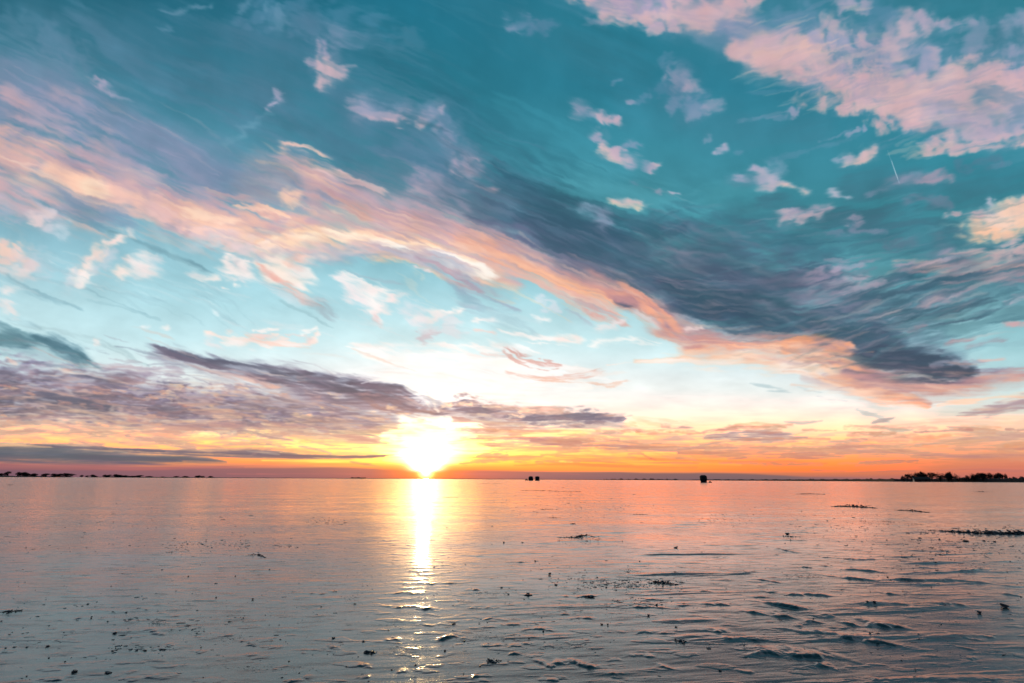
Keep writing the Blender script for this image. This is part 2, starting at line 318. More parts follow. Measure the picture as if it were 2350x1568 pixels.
    for (x, y, rx, ry, c, a) in ((1830,676,40,10,'9b8ba2',.6),(1920,670,50,9,'a792a6',.6),(1960,700,30,9,'8a839c',.5),(1780,640,50,9,'7f7c98',.5),
                                 (1880,630,60,12,'a898ac',.65),(1935,645,60,8,'b4a2b2',.7),(1985,655,60,7,'b2a4b4',.7),(1940,618,45,9,'b0a2b6',.55),
                                 (2000,690,20,6,'b8a2b0',.6),(1640,600,30,8,'8f86a2',.45),(1590,580,40,8,'7d7e9c',.4),(2130,690,35,9,'b08e9a',.65),
                                 (2190,680,50,7,'a88e9e',.6),(2210,780,30,7,'b08a94',.65),(2270,790,45,6,'a38c98',.6),(2240,835,40,8,'9c94a4',.6),(2100,760,24,7,'a38796',.5)):
        puff(x, y, rx, ry, c, a, 1.6, rot=-12, isc=30)
    S([(1700,640,4),(1770,655,10),(1840,640,6)], '8a7f98', .4, 1.3, 120, 10, soft=1)
    S([(2040,730,4),(2130,690,8),(2200,680,4)], 'b0a8b8', .4, 1.3, 120, 8, soft=1)
    U([(1480,560,50),(1620,600,60),(1800,680,50)], '41677c', .55)
    S([(1560,660,30),(1700,700,44),(1850,740,40),(1960,760,20)], '3d6578 44607a', .6, 1.0, 260, 30, iso=.2, soft=1.1)
    S([(1620,730,10),(1740,745,18),(1850,735,14)], '4f8494', .5, 1.2, 160, 14, soft=1.1)
    S([(1540,650,20),(1640,690,44),(1760,720,46),(1880,745,26)], '3a586f 3d5570', .6, 1.0, 260, 26, iso=.3, soft=1.1)
    S([(1900,800,18),(2010,815,36),(2120,835,36),(2220,850,12)], '465873 42526c', .65, .9, 220, 24, iso=.2, soft=1.1)
    S([(1880,770,16),(2020,720,34),(2160,665,34),(2280,630,16)], '41657a', .55, 1.0, 220, 22, iso=.2, soft=1.1)
    S([(1160,430,16),(1240,470,40),(1330,520,44),(1440,560,30)], '38617a', .55, 1.0, 260, 30, iso=.2, soft=1.2)
    # --- its lit lower rim
    U([(1380,650,30),(1470,690,44),(1560,760,44),(1660,800,30)], 'd09a92 dca896', .8)
    U([(1560,800,24),(1750,815,30),(1930,830,34),(2050,890,34)], 'e8b094 f6c8a8', .7)
    S([(1400,680,16),(1450,690,26),(1520,740,34),(1600,780,26),(1690,790,16)], 'a08090 c08e8c e6a688', .85, .9, 200, 26, soft=1.0, cn=.5)
    S([(1340,700,12),(1400,735,14),(1425,752,4)], 'd8a69a', .8, .9, 120, 14, soft=.9)
    S([(1430,650,14),(1490,700,22),(1540,750,22)], 'e0a088 f2ae88', .8, .9, 160, 18, soft=1.0)
    S([(1440,715,5),(1480,735,8),(1500,745,4)], 'e4a99c', .5, 1.0, 120, 10, soft=1)
    S([(1440,712,14),(1468,730,20),(1490,756,14)], 'cfe0e6', .6, .8, 80, 18, soft=1.1)
    S([(1560,800,10),(1680,796,22),(1800,800,26),(1900,790,22),(1950,795,10)], 'c4908c f0ae8a fbcaa6', .92, .9, 220, 22, soft=.95, cn=.5)
    S([(1460,838,4),(1560,826,12),(1700,832,20),(1840,838,22),(1930,840,14)], 'f4bd98 fdd9bc fbe6d6', .85, 1.0, 200, 16, soft=1.0, cn=.5)
    S([(1800,800,14),(1880,790,26),(1930,800,22)], 'f4a06c fbb184', .8, .8, 140, 24, soft=1.1)
    S([(1830,815,10),(1890,840,26),(1970,870,34),(2040,905,26),(2130,925,8)], 'c88e86 f0ac88 fdd2b2', .9, .8, 220, 26, soft=.95, cn=.4)
    S([(1940,850,10),(2040,880,34),(2150,885,34),(2260,868,18),(2400,855,10)], '8e7890 b98e94 d8a090', .88, .8, 260, 24, soft=.95, cn=.5)
    S([(2000,830,14),(2090,846,26),(2170,862,20),(2230,856,8)], '556079 5a5e7a', .8, .8, 180, 22, soft=1.0)
    S([(1820,884,4),(1920,892,14),(2030,900,12)], 'f0ccb8', .5, 1.0, 160, 12, soft=1.1)
    S([(2200,945,6),(2270,938,16),(2349,925,20),(2500,905,20)], 'e3b4a0 a88a94 b08c90', .85, .8, 160, 16, soft=.9)
    S([(2150,925,4),(2250,915,8),(2380,905,8)], 'fad0ae', .7, .8, 160, 8, soft=1)
    # --- big pink clouds, top right
    U([(1300,-40,60),(1500,40,70),(1700,80,70)], '7f93b0', .7)
    U([(1600,60,60),(1850,110,90),(2100,150,110),(2400,150,130)], '7791ae 8c97b2', .85)
    U([(1850,200,50),(2050,240,70),(2250,300,70),(2450,300,60)], '8e98b2', .8)
    U([(1360,-10,36),(1500,36,46),(1700,20,46)], 'bfa6b4 c9acb4', .75, 1.2)
    U([(1740,140,36),(1900,180,52),(2080,220,56),(2250,240,50),(2400,230,50)], 'b9a6b6 c8acb4', .8, 1.2)
    U([(1560,180,50),(1600,230,50)], '6f8baa', .5)
    U([(720,60,50),(760,150,50)], '6c86a4', .55)
    U([(840,250,40),(960,280,50),(1080,380,50)], '6884a2', .55)
    cA = 'a99db6 c9acb4 d8b2b0 cfacb0'
    S([(1330,-20,30),(1430,20,44),(1560,30,52),(1680,20,44),(1730,0,24)], cA, .95, 1.3, 160, 60, T='b', iso=.75, isc=90, soft=.8, cn=.8)
    puff(1580,55,60,30,'cdb0b6 d9b5b0',.85,1.4); puff(1500,70,40,18,'b8a4b8 c8acb4',.8,1.6); puff(1400,30,40,24,'b3a3ba c6adb6',.8,1.5)
    puff(1690,70,60,30,'8592b0 7f96b0',.7,1.4); puff(1740,120,50,40,'7c94b0',.6,1.5)
    S([(1700,110,24),(1800,140,50),(1900,190,60),(2030,240,56),(2120,290,34)], cA, .95, 1.2, 220, 60, T='b', iso=.75, isc=100, soft=.8, cn=.8)
    puff(1800,125,90,46,'d2b2b4 e3bcae dcb4b0',.9,1.1); puff(1770,90,60,20,'b9a5b8',.6,1.5)
    S([(1850,100,20),(1980,130,44),(2100,150,50),(2250,170,60),(2450,160,70)], '9fa0ba bba8b8 cbaeb6', .88, 1.3, 260, 50, T='b', iso=.65, isc=110, soft=.9, cn=.8)
    S([(1960,230,30),(2080,220,50),(2200,220,56),(2320,200,46),(2450,190,40)], 'c2a9b6 d6b2b2 d0b0b4', .9, 1.2, 260, 50, T='b', iso=.65, isc=100, soft=.85, cn=.8)
    puff(2060,85,70,40,'aba2ba c7aeb8',.85,1.4,rot=-20); puff(2110,40,50,36,'b8a6ba cab0b8',.85,1.4); puff(1930,70,60,24,'c4abb4',.75,1.4,rot=20)
    puff(1960,10,50,24,'b6a6ba',.8,1.5); puff(2200,40,40,20,'b0a4ba',.7,1.6); puff(2270,60,70,40,'8f9ab4',.6,1.5); puff(2349,60,40,40,'9ca0b8',.6,1.5)
    puff(2005,130,34,14,'6f8fae',.6,1.4); puff(2190,175,60,18,'7c96b0',.4,1.4,rot=-15); puff(1820,40,60,30,'6f8eac',.5,1.3); puff(2030,30,30,40,'648cab',.55,1.3)
    puff(2000,250,60,20,'d2b2b8 dcb8b4',.85,1.3,rot=5); puff(2090,262,80,26,'d8b4b4 dfb9b2',.85,1.2,rot=10)
    puff(2140,190,110,30,'d6b4b2 dab6b0',.8,1.3,rot=-20); puff(2230,290,60,34,'b8a8ba c8aeb8',.85,1.3)
    S([(2110,350,8),(2180,338,20),(2270,320,26),(2380,300,30),(2500,290,30)], 'a9a3ba ceb0b6 d3b2b4', .92, 1.1, 220, 34, T='b', iso=.5, isc=60, soft=.8)
    S([(2150,260,20),(2250,300,30),(2400,260,40)], 'a3a2ba b8a8ba', .7, 1.2, 220, 34, T='b', iso=.5, isc=60, soft=.9)
    S([(2270,200,20),(2330,240,40),(2400,300,40)], '6489a4', .6, 1.0, 160, 34, soft=1.1)
    puff(2310,90,40,36,'35788f',.6,1.0); puff(1900,228,14,10,'3f7f98',.4)
    S([(1990,232,3),(2010,250,8),(2060,245,6)], '7d97b2', .5, 1.3, 120, 10, soft=1)
    U([(1000,-20,60),(1250,60,60),(1450,180,60)], '3f788e', .45)
    U([(1450,250,50),(1650,280,60),(1850,300,50)], '4a7f96', .45)
    U([(1950,420,40),(2150,430,50),(2349,400,40)], '4f7389', .6)
    # --- small pink clouds
    def p(x, y, rx, ry, c='b9a8bc ccb0b8', a=.85, rot=0, n=1.5, isc=None): puff(x, y, rx, ry, c, a, n, rot, isc)
    p(765,160,44,34,'b2a3b8 cdb0b8 d2b2b6',.95); p(748,190,20,20,'cdb0b8'); p(800,170,28,14,'c4acb8'); p(762,112,18,26,'a39db8 b6a5b8',.8); p(720,155,24,10,'b4a5b8',.7); p(810,80,60,24,'7f93b0',.5); p(785,90,24,40,'8a98b4',.45)
    p(828,240,16,22,'b8a7ba',.85,50); p(860,262,44,16,'b0a3b8 c8adb8',.95,18); p(930,282,42,22,'b4a5b8 d0b0b6',.95,10); p(975,268,20,20,'bba8ba',.85,50); p(900,250,80,24,'8096b2',.5,15); p(1020,320,40,16,'8d97b2 b0a2b6',.8,25); p(1000,300,60,30,'6f88a6',.55,30)
    p(1085,392,42,20,'a59cb2 c0a6b2',.85,15); p(1070,360,60,26,'748aa6',.5,20); p(1134,425,24,9,'b49aaa c29ea6',.9,8); p(985,420,36,24,'a096ae c0a5b0',.8,15); p(1040,440,60,20,'8d90a8 a698ac',.6,25); p(960,480,60,24,'c7a8b2',.5,30)
    p(616,258,16,5,'b8aec6',.9,-25); p(632,242,5,12,'b8aec6',.7); p(560,300,60,5,'7fa8bc',.4,-30)
    p(232,205,26,9,'b0a4bc c6aec0',.85,40); p(258,212,30,8,'b4a8c0',.8,30); p(290,228,30,5,'9aa3bc',.6,10)
    p(40,60,60,30,'5c86a0',.5,20); p(150,120,80,40,'6c8ba6',.5,30); p(385,42,14,8,'7f99b4',.6); p(632,55,6,34,'6f93ae',.5,-70); p(560,10,40,10,'6f93ae',.5,-35); p(430,0,60,6,'7f9ab2',.5)
    p(905,95,60,26,'5f87a2',.35); p(1200,45,40,22,'6f8aa8 8c97b2',.75); p(1255,55,30,18,'6384a2',.6)
    p(1335,248,10,18,'a6a0b8',.8,70); p(1350,262,16,8,'a69fb8',.8,50); p(1400,275,30,9,'b4a6bc c6aeba',.95,8); p(1378,310,10,16,'b4a6bc',.8,20); p(1395,345,26,16,'c8b0ba dcbab6',1,20,1.0); p(1425,355,30,14,'b8a6ba c8b0ba',.9,25); p(1445,325,26,9,'8c99b4',.7); p(1490,382,18,6,'cab2bc',.95,-18); p(1460,378,40,8,'a3a2ba',.6,10); p(1330,275,8,5,'b6a7bc',.7)
    p(1425,468,38,11,'dcc0c0 f6d2b8',1,8,1.0); p(1355,490,30,16,'8aa0b8',.6,20); p(1378,510,14,22,'9c9cb6',.6); p(1340,480,24,6,'88a6bc',.6); p(1495,446,10,8,'a49fb4',.7); p(1536,448,16,5,'b9b0c0',.8); p(1440,420,10,9,'7d93ae',.6)
    p(1560,190,44,26,'8f98b2 aba1b8',.85,30); p(1600,205,30,14,'b0a3b6',.7,10); p(1590,240,60,26,'7a90ae 8f99b4',.75); p(1660,240,26,12,'a79fb6',.7,-20); p(1530,210,40,20,'5f86a4',.5); p(1480,235,20,8,'6d8dab',.5,-20); p(1520,150,20,20,'6d8dab',.5); p(1420,195,14,5,'7d93b0',.5,-30); p(1455,240,10,5,'a39fb8',.7,-10)
    p(1672,330,18,8,'b3abc0',.9,-30,1.0); p(1803,250,16,12,'9f9fb8',.8,20); p(1755,265,40,6,'7d94b0',.4,-5); p(1645,300,14,6,'8f9bb4',.5,-30); p(1710,335,12,7,'6d93ae',.5)
    p(1745,385,16,9,'b6aac0',.95,40,1.1); p(1725,405,34,9,'a7a6be',.9,10,1.3); p(1770,405,30,26,'b4adc2 cdb8c2',.95,40,1.3); p(1820,425,42,8,'c8b2bc e8c4b8',1,18,.9); p(1765,430,22,12,'c4b0ba',.8,20)
    p(1790,380,24,18,'7fa0b8',.5); p(1740,415,60,20,'6f9ab2',.3)
    p(1968,360,46,15,'c2b0be d6b8b8 dcbab4',1,-8,1.0); p(1930,365,20,6,'a3a8be',.6)
    p(1928,436,24,7,'c8bac8',.95,18,1.1); p(1870,340,100,7,'5f90aa',.5,-16); p(1950,305,30,8,'a0a0b8',.7,-14); p(1900,310,40,5,'7796b0',.5,-20)
    p(1830,492,60,14,'a49cb2 c6acb4',.9,-12); p(1885,470,24,16,'b6a4b4',.8,-20); p(1800,490,24,8,'c3aeb8',.8,10); p(1960,500,20,10,'a596aa',.7,-20); p(1990,520,40,8,'8f8fa8',.6,15); p(1930,530,40,6,'7d8aa4',.5)
    p(2100,410,70,11,'83899f a895a8',.75,-8); p(2140,408,40,11,'ad97a8',.6,-5); p(2050,420,60,5,'8c94ac',.5,-15); p(2240,375,60,9,'5f7f98',.5,-10)
    # --- peach cloud at the right edge
    p(2300,505,90,40,'c8b0ba f0c6aa f7cba8',.95,-12,1.2); p(2330,485,70,36,'ead0c4 f9cfae',.95,-15,1.1); p(2270,455,8,14,'c6bac8',.8,-50); p(2290,530,60,20,'f4c4a0',.9,-10); p(2210,490,50,10,'c8aab0',.8,-8); p(2130,470,60,16,'7d869e',.6,-5)
    S([(2180,575,8),(2280,590,14),(2400,560,30),(2500,550,30)], 'd2b0b2 d8b0ac', .8, 1.2, 160, 20, T='b', iso=.4, soft=.9)
    S([(2060,600,8),(2200,610,18),(2300,610,22),(2450,600,24)], 'b29aa6 cda49e a88c98', .75, 1.2, 200, 18, iso=.3, soft=.9)
    S([(2180,650,6),(2300,640,16),(2450,630,20)], 'b89aa2 a48c9a', .7, 1.2, 180, 14, iso=.3, soft=.9)
    S([(2150,560,20),(2280,640,24),(2400,680,30)], '7d8299', .4, 1.2, 180, 20, soft=1)
    p(2330,738,46,8,'d0a8aa',.9,-6,1.1,30); p(2330,690,40,7,'b7a4b4',.7,-14); p(2090,608,30,8,'a59bb0',.7,-5); p(2180,575,20,8,'9a94ac',.7,-10); p(2175,600,40,5,'b8a8b8',.5,-10)
    S([(1880,600,4),(1930,605,10),(2000,600,6)], 'a698ac', .5, 1.4, 100, 10, soft=1); p(2060,560,40,12,'6f8098',.5)
    S([(2210,730,10),(2300,690,14),(2420,660,16)], '6fa6b2', .5, 1.0, 200, 12, soft=1); S([(2180,800,10),(2280,790,14),(2420,770,16)], '90bac4', .5, 1.0, 200, 10, soft=1)
    p(2290,824,26,4,'e0b8b0',.7,-4); p(2180,835,60,6,'a8a0b0',.5,-3)
    # --- left: white and pink tufts on pale blue
    S([(250,530,10),(340,560,14),(440,600,12),(480,620,4)], '6f9aa8 7aa6b4', .85, .7, 260, 12, soft=1.2, warp=.5)
    S([(-60,600,6),(60,660,10),(130,685,8),(190,705,4)], '84aebb', .8, .7, 260, 8, soft=1.2, warp=.5)
    S([(60,630,4),(200,665,6),(330,720,4)], '8fb8c4', .65, .7, 260, 6, soft=1.2, warp=.5)
    S([(200,690,3),(280,705,5),(360,735,3)], '93bcc6', .5, .7, 260, 6, soft=1.2, warp=.5)
    S([(640,690,4),(700,715,8),(760,750,4)], '94bac2', .7, .7, 200, 6, soft=1.2, warp=.5)
    S([(330,520,10),(430,600,12),(520,650,8)], 'a6d0d8', .3, .7, 260, 12, soft=1.2)
    W = 'f0d6d0 fbe6da fdf0ea'
    p(25,590,52,34,'e8c8c0 f2d2c4',.9,10,1.3); p(10,575,40,18,'f3cfba',.8); p(60,600,50,30,'c9ccd8',.4); p(10,620,40,16,'efdcd8',.6)
    p(100,480,34,24,'cfc8d2 e6d2d2',.75,-20); p(120,500,8,26,'d8d0d8',.6); p(88,495,24,14,'e8d2d0',.7,-10); p(150,520,10,20,'c4d2dc',.5,-20)
    p(255,550,26,12,'f8e4dc',.95,-14,1.1); p(225,575,34,26,'f3d9cc',.85,-55,1.2); p(190,620,40,24,W,.95,-62,1.1); p(195,640,26,16,'fdf0ea',.9,-50,1.2); p(240,600,40,20,'dcd6de',.5,-45); p(160,640,8,24,'e3dee4',.5); p(275,545,30,5,'f3dcd4',.8,-12)
    p(300,620,30,18,W,.9,-25,1.6); p(340,605,14,26,'f8eae6',.9,15,1.5); p(350,625,26,20,'f3e2de',.85,0,1.6); p(375,600,14,10,'eddfe0',.8,-40)
    p(455,628,10,9,'f0e4e2',.85); p(482,642,20,11,'f8ece6',.9,-20); p(545,655,8,7,'fbf0ea',.9); p(516,667,9,3,'f8ece6',.8); p(20,664,20,7,'f4e8e6',.9,-12); p(20,705,6,18,'f0e2e0',.8,-30); p(35,720,16,7,'eedfdc',.7,45)
    p(500,545,60,20,'d6c3ca e6c8c0',.75,15,1.4); p(560,575,20,30,'e6d0d0',.7,30); p(470,530,30,6,'f3cdbc',.8,8); p(470,560,50,14,'bccfd8',.5)
    p(550,605,34,16,'f6e8e4 fdf2ea',.95,12,1.7); p(530,620,14,20,'f8ece8',.85,10,1.8); p(570,630,10,20,'f0e6e6',.6,20)
    # comet-shaped tuft
    S([(600,590,16),(640,620,34),(680,640,30),(700,660,14)], 'f6dccb fdecdc fbe6da', .95, 1.0, 120, 30, iso=.4, isc=40, soft=.8)
    S([(600,600,8),(640,640,16),(690,680,12),(720,700,4)], 'ecb09a dca498', .8, .7, 140, 12, soft=1.0)
    p(650,610,34,22,'ffeedd',.9,20,1.0); p(700,630,20,30,'fdf2ec',.85,30,1.6); p(720,605,44,6,'f6ddd2',.85,-10); p(690,598,30,5,'f3bfa8',.8,0)
    S([(600,640,12),(650,670,18),(700,690,10)], 'e3d3d2 d9dce0', .55, .8, 140, 14, soft=1.1)
    S([(690,680,5),(730,700,16),(770,730,8)], 'a3b4be', .7, .8, 140, 12, soft=1.0)
    # wings
    S([(775,650,8),(810,660,26),(850,690,26),(880,735,6)], 'fbf2ee f3e6e6', .9, 1.5, 50, 16, soft=.9)
    S([(860,720,10),(885,690,22),(920,680,12),(950,668,4)], 'fdf6f2 f4e2de', .95, 1.2, 90, 14, soft=.8); p(870,735,14,8,'e3c8c4',.6,60)
    p(1010,710,60,8,'fbeee8 f6e6e0',.9,-10,1.2); p(1050,698,30,7,'fdf4f0',.9,-6); p(1105,728,28,7,'fbf2ee',.95,-8,1.2); p(1020,740,50,26,'e8dfe2',.6,10); p(960,715,30,18,'e8e2e6',.6,20); p(985,765,10,22,'cfb4ba',.6,-30); p(955,638,20,6,'f3dcd8',.8,-6)
    p(1260,705,30,14,'d6dce4',.7,20,1.6); p(1225,735,14,5,'f6f2f2',.7,40); p(1245,735,18,5,'f8f4f2',.8); p(1390,750,30,8,'f0e2e0',.8,-8); p(1330,730,30,14,'bcd8e0',.4)
    S([(1080,700,8),(1140,720,18),(1230,770,8)], 'a6c4cf', .5, .8, 160, 14, soft=1.1)
    S([(1140,760,5),(1220,770,8),(1310,780,8),(1340,776,3)], 'fbf6f2 fffaf6', .95, 1.1, 120, 8, soft=.8); p(1100,764,24,5,'f3d0c6',.8,5); p(1300,776,30,6,'fbe6dc',.8)
    S([(1350,788,4),(1420,785,8),(1500,792,6)], 'fbf8f4', .9, 1.1, 120, 8, soft=.9); p(1590,745,26,8,'f3dcd4',.7,-10)
    S([(470,765,4),(540,770,16),(620,775,20),(700,785,14),(722,760,6)], W, .95, 1.2, 120, 14, iso=.4, isc=40, soft=.8); S([(560,762,4),(620,775,8),(700,800,5)], 'f8d3c0', .7, .9, 100, 8, soft=.9); p(610,744,40,4,'fbf4f0',.9,-2); p(705,755,24,5,'fdf8f4',.9,-25); p(500,785,30,6,'eee4e4',.6,20)
    p(330,758,10,5,'eef0f0',.7); p(372,755,10,5,'fbf4f0',.8); p(480,720,10,3,'eaf2f4',.6); p(225,788,10,6,'f8ece8',.8)
    # --- bright veil above the sun
    S([(790,800,6),(900,820,30),(1050,830,44),(1200,840,40),(1330,860,20),(1440,875,6)], 'fbf0ea fffdfb fffaf2', .95, .9, 220, 20, soft=.9)
    S([(850,880,20),(1000,880,40),(1200,880,24),(1350,885,8)], 'ffffff fffdf6', .95, .8, 220, 20, soft=1.0)
    S([(800,808,3),(860,828,6),(960,850,4)], 'f3d2c0', .7, 1.0, 160, 8, soft=1.0)
    S([(1100,810,3),(1150,815,7),(1230,826,4)], 'f0d2c8', .6, 1.2, 160, 8, soft=1.0)
    S([(1150,800,4),(1190,822,14),(1250,835,12),(1290,838,4)], 'd3a49a dcb0a4', .85, 1.6, 60, 9, soft=.9)
    S([(1160,855,3),(1240,868,7),(1340,862,7),(1400,850,3)], 'e6b8a8', .7, 1.3, 120, 6, soft=.9); S([(1180,862,3),(1280,872,5),(1400,885,4),(1450,872,2)], 'eebfa6', .7, 1.3, 120, 5, soft=.9)
    S([(1400,840,2),(1470,836,3),(1560,826,2)], 'fbeee4', .8, 1, 120, 5, soft=.9)
    # --- teal and mauve deck, lower left
    U([(-480,780,50),(0,790,50),(180,820,34)], '7fa5b0 6f96a4', .8)
    U([(-480,910,90),(0,910,85),(250,915,75),(500,935,60),(750,950,40),(900,965,20)], '9a93a8 80788f 83758b a88a92', .9, 1.3)
    U([(350,815,16),(600,865,44),(850,905,44),(1000,940,26)], '938fa2 7d748a', .85, 1.3)
    U([(1010,940,24),(1200,950,34),(1430,965,16)], 'cba6a0 a08c9a', .7, 1.3)
    S([(-480,740,40),(0,775,36),(90,780,34),(180,810,22),(220,835,6)], '88aab6 5f8c9a 557e92', .9, .7, 200, 30, soft=1.0)
    S([(80,765,10),(140,790,24),(195,820,12)], '4f7a8e', .8, .7, 140, 20, soft=1.0)
    S([(30,740,3),(120,755,5),(240,790,5),(330,840,3)], 'a6c2c8', .5, .8, 200, 8, soft=1)
    S([(-480,900,90),(0,900,70),(200,905,65),(420,930,55),(650,960,40),(850,975,22)], 'a498ac 82789a 77697f 9c808c', .85, 1.1, 150, 26, T='b', iso=.5, isc=60, soft=.9, cn=.9)
    S([(-480,920,50),(0,915,36),(130,925,34),(260,940,22)], '6c6e88 5d6480', .85, .8, 200, 30, soft=.95)
    S([(-400,850,14),(0,850,12),(160,870,18),(300,890,14)], '7f7f98 8c8098', .7, 1.2, 140, 14, iso=.4, soft=.9)
    S([(300,970,14),(480,985,18),(650,985,20),(760,990,10)], '9c8294 b48c90', .8, 1.2, 140, 16, iso=.5, soft=.9)
    S([(210,830,6),(300,850,16),(400,860,18)], 'c0b4be a090a4', .7, 1.3, 120, 14, iso=.4, soft=.9)
    rs = random.Random(5)
    for i in range(80):                                        # pale and rosy gaps in the deck
        x = rs.uniform(-100, 900); y = rs.uniform(845, 985) + (x - 300) * .05
        c = rs.choice(['f0cfc0', 'e8b4a2', 'dfe6e8', 'cfd8de', 'f4c4a8', 'e0a898'] if y < 930 else ['fbc8a0', 'f4b394', 'fde0bc', 'f0a88c'])
        p(x, y, rs.uniform(10, 34), rs.uniform(3, 7), c, rs.uniform(.25, .55), rs.uniform(0, 14), 1.6, 34)
    for i in range(150):
        x = rs.uniform(-100, 960); y = rs.uniform(880, 990) + (x - 300) * .04
        p(x, y, rs.uniform(6, 20), rs.uniform(1.6, 4), rs.choice(['f3b08c', 'ffcf9c', 'e89a80', 'ffe0b8']), rs.uniform(.3, .7), rs.uniform(0, 16), 1.8, 18)
    for i in range(60):
        x = rs.uniform(-100, 900); y = rs.uniform(850, 985) + (x - 300) * .05
        p(x, y, rs.uniform(14, 40), rs.uniform(4, 9), rs.choice(['7d7890', '8c7c92', '70708c', 'a0808c']), rs.uniform(.3, .55), rs.uniform(0, 14), 1.6, 34)
    S([(360,800,4),(440,830,14),(560,870,14),(640,905,10)], 'd8dde0 dfe2e4', .6, .9, 160, 14, soft=1.0)
    S([(470,830,5),(560,872,9),(620,905,5)], 'e6eeee', .8, .7, 160, 12, soft=1.0)
    S([(330,800,5),(430,815,14),(540,840,20),(680,865,24),(800,885,28),(900,905,24),(960,930,10)], '848aa0 686680 766c84', .95, .8, 260, 18, soft=.9, cn=.6)
    S([(400,805,4),(500,822,8),(620,845,8),(760,880,8),(880,905,6)], '646a84', .7, .7, 260, 10, soft=1)
    S([(620,870,12),(760,915,24),(880,925,22),(950,940,10)], '857a90 927e90', .8, 1.0, 160, 20, iso=.3, soft=.95)
    S([(820,900,10),(900,920,26),(980,940,16),(1010,950,8)], '8a7a8e a0848e b08a88', .88, 1.2, 120, 24, T='b', iso=.5, isc=46, soft=.85)
    S([(460,845,3),(560,868,5),(640,890,3)], 'e8b8a8', .7, .9, 160, 8, soft=1)
    # right of the sun
    S([(1010,945,14),(1070,935,26),(1150,945,24),(1250,955,22),(1350,958,18),(1440,965,4)], 'c09890 a88a92 80788e 8c7c90', .93, 1.1, 160, 20, T='b', iso=.45, isc=46, soft=.85, cn=.6)
    S([(1140,925,3),(1200,935,8),(1280,940,6)], 'e6b09a', .6, 1.2, 100, 10, soft=1); S([(1200,955,8),(1320,952,13),(1430,966,5)], '74718a', .8, .8, 200, 14, soft=1)
    S([(1040,965,4),(1120,975,10),(1200,975,8)], 'c08e8a', .8, 1.4, 100, 10, soft=.9)
    for (x, y, rx, ry) in ((1075,925,16,4),(1130,930,20,4),(1200,940,20,3),(1110,952,14,4),(1180,950,18,3),(1030,930,14,6)): p(x,y,rx,ry,'ffe0c0',.8,0,1.8,20)
    for (x, y, rx, ry) in ((900,930,14,3),(850,960,30,4),(930,950,18,4),(700,955,24,4),(780,965,30,4),(880,985,40,5),(960,975,18,5)): p(x,y,rx,ry,'ffd2a8',.8,4,1.8,20)
    S([(980,905,6),(1000,930,10),(1010,945,6)], 'fff4e6', .9, 1.0, 60, 10, soft=1)
    # --- yellow and orange below the deck
    S([(-480,1000,10),(0,985,14),(120,990,12),(300,990,16),(450,1000,14)], 'fddcb4 fbd6ae', .85, 1.2, 160, 10, iso=.3, soft=.9)
    S([(-480,1012,5),(0,1008,5),(200,1016,5),(420,1020,4)], 'fdce98', .7, .9, 200, 8, soft=1)
    for i in range(46):
        x = rs.uniform(-50, 900); y = rs.uniform(985, 1022)
        p(x, y, rs.uniform(14, 44), rs.uniform(2, 5), rs.choice(['dfa48c', 'd39a8c', 'e8b090', 'cf9288']), rs.uniform(.35, .7), rs.uniform(-2, 8), 1.9, 24)
    for i in range(30):
        x = rs.uniform(450, 900); y = rs.uniform(985, 1030)
        p(x, y, rs.uniform(20, 60), rs.uniform(2, 5), rs.choice(['fff0b0', 'ffe49c', 'fff6cc']), rs.uniform(.5, .8), 2, 1.5, 24)
    S([(290,1002,3),(360,1008,5),(450,1026,4)], 'c0908a', .8, .9, 120, 6, soft=1)
    S([(430,1015,3),(520,1030,4),(640,1036,4),(760,1040,2)], 'e0a080', .7, 1.2, 120, 5, soft=1)
    S([(-480,1040,30),(0,1039,30),(150,1045,25),(300,1050,20),(420,1054,14),(520,1060,4)], '5d6580 4a5f74 50597a', .95, .5, 300, 12, soft=.7, warp=.6)
    S([(60,1020,3),(240,1028,6),(340,1034,9),(500,1040,10),(650,1046,8),(760,1047,6),(880,1047,3)], '6a6880 60617c', .95, .8, 260, 5, soft=.7, warp=.6)
    S([(480,1031,1.5),(580,1036,3),(640,1040,1.5)], '706b80', .85, .8, 120, 4, soft=.8, warp=.5)
    S([(580,1048,1),(700,1049,5),(800,1050,5),(900,1044,1)], '7d6a7a', .9, .8, 160, 4, soft=.8, warp=.5)
    S([(420,1058,3),(560,1062,5),(700,1066,5),(850,1064,2)], 'f6a070 f08c66', .7, .8, 200, 6, soft=1, warp=.5)
    S([(600,1056,2),(720,1058,4),(860,1058,4)], 'fdd080 ffe48c', .85, .7, 200, 5, soft=1, warp=.5)
    S([(-480,1070,8),(0,1068,8),(200,1072,7),(400,1072,6),(560,1072,3)], 'a86a74 96606e', .7, .8, 260, 6, soft=1, warp=.4)
    S([(540,1068,2),(640,1070,4),(720,1069,2)], 'e07a6c', .6, .8, 200, 5, soft=1, warp=.4)
    S([(-480,1040,22),(0,1040,22),(140,1046,18),(280,1050,13),(400,1055,7)], '50617a 465a72 4d5873', .85, .5, 300, 12, soft=.6, warp=.6)
    S([(120,1026,3),(300,1032,6),(500,1039,7),(700,1046,6),(860,1047,3)], '5c5e78', .8, .7, 260, 6, soft=.7, warp=.6)
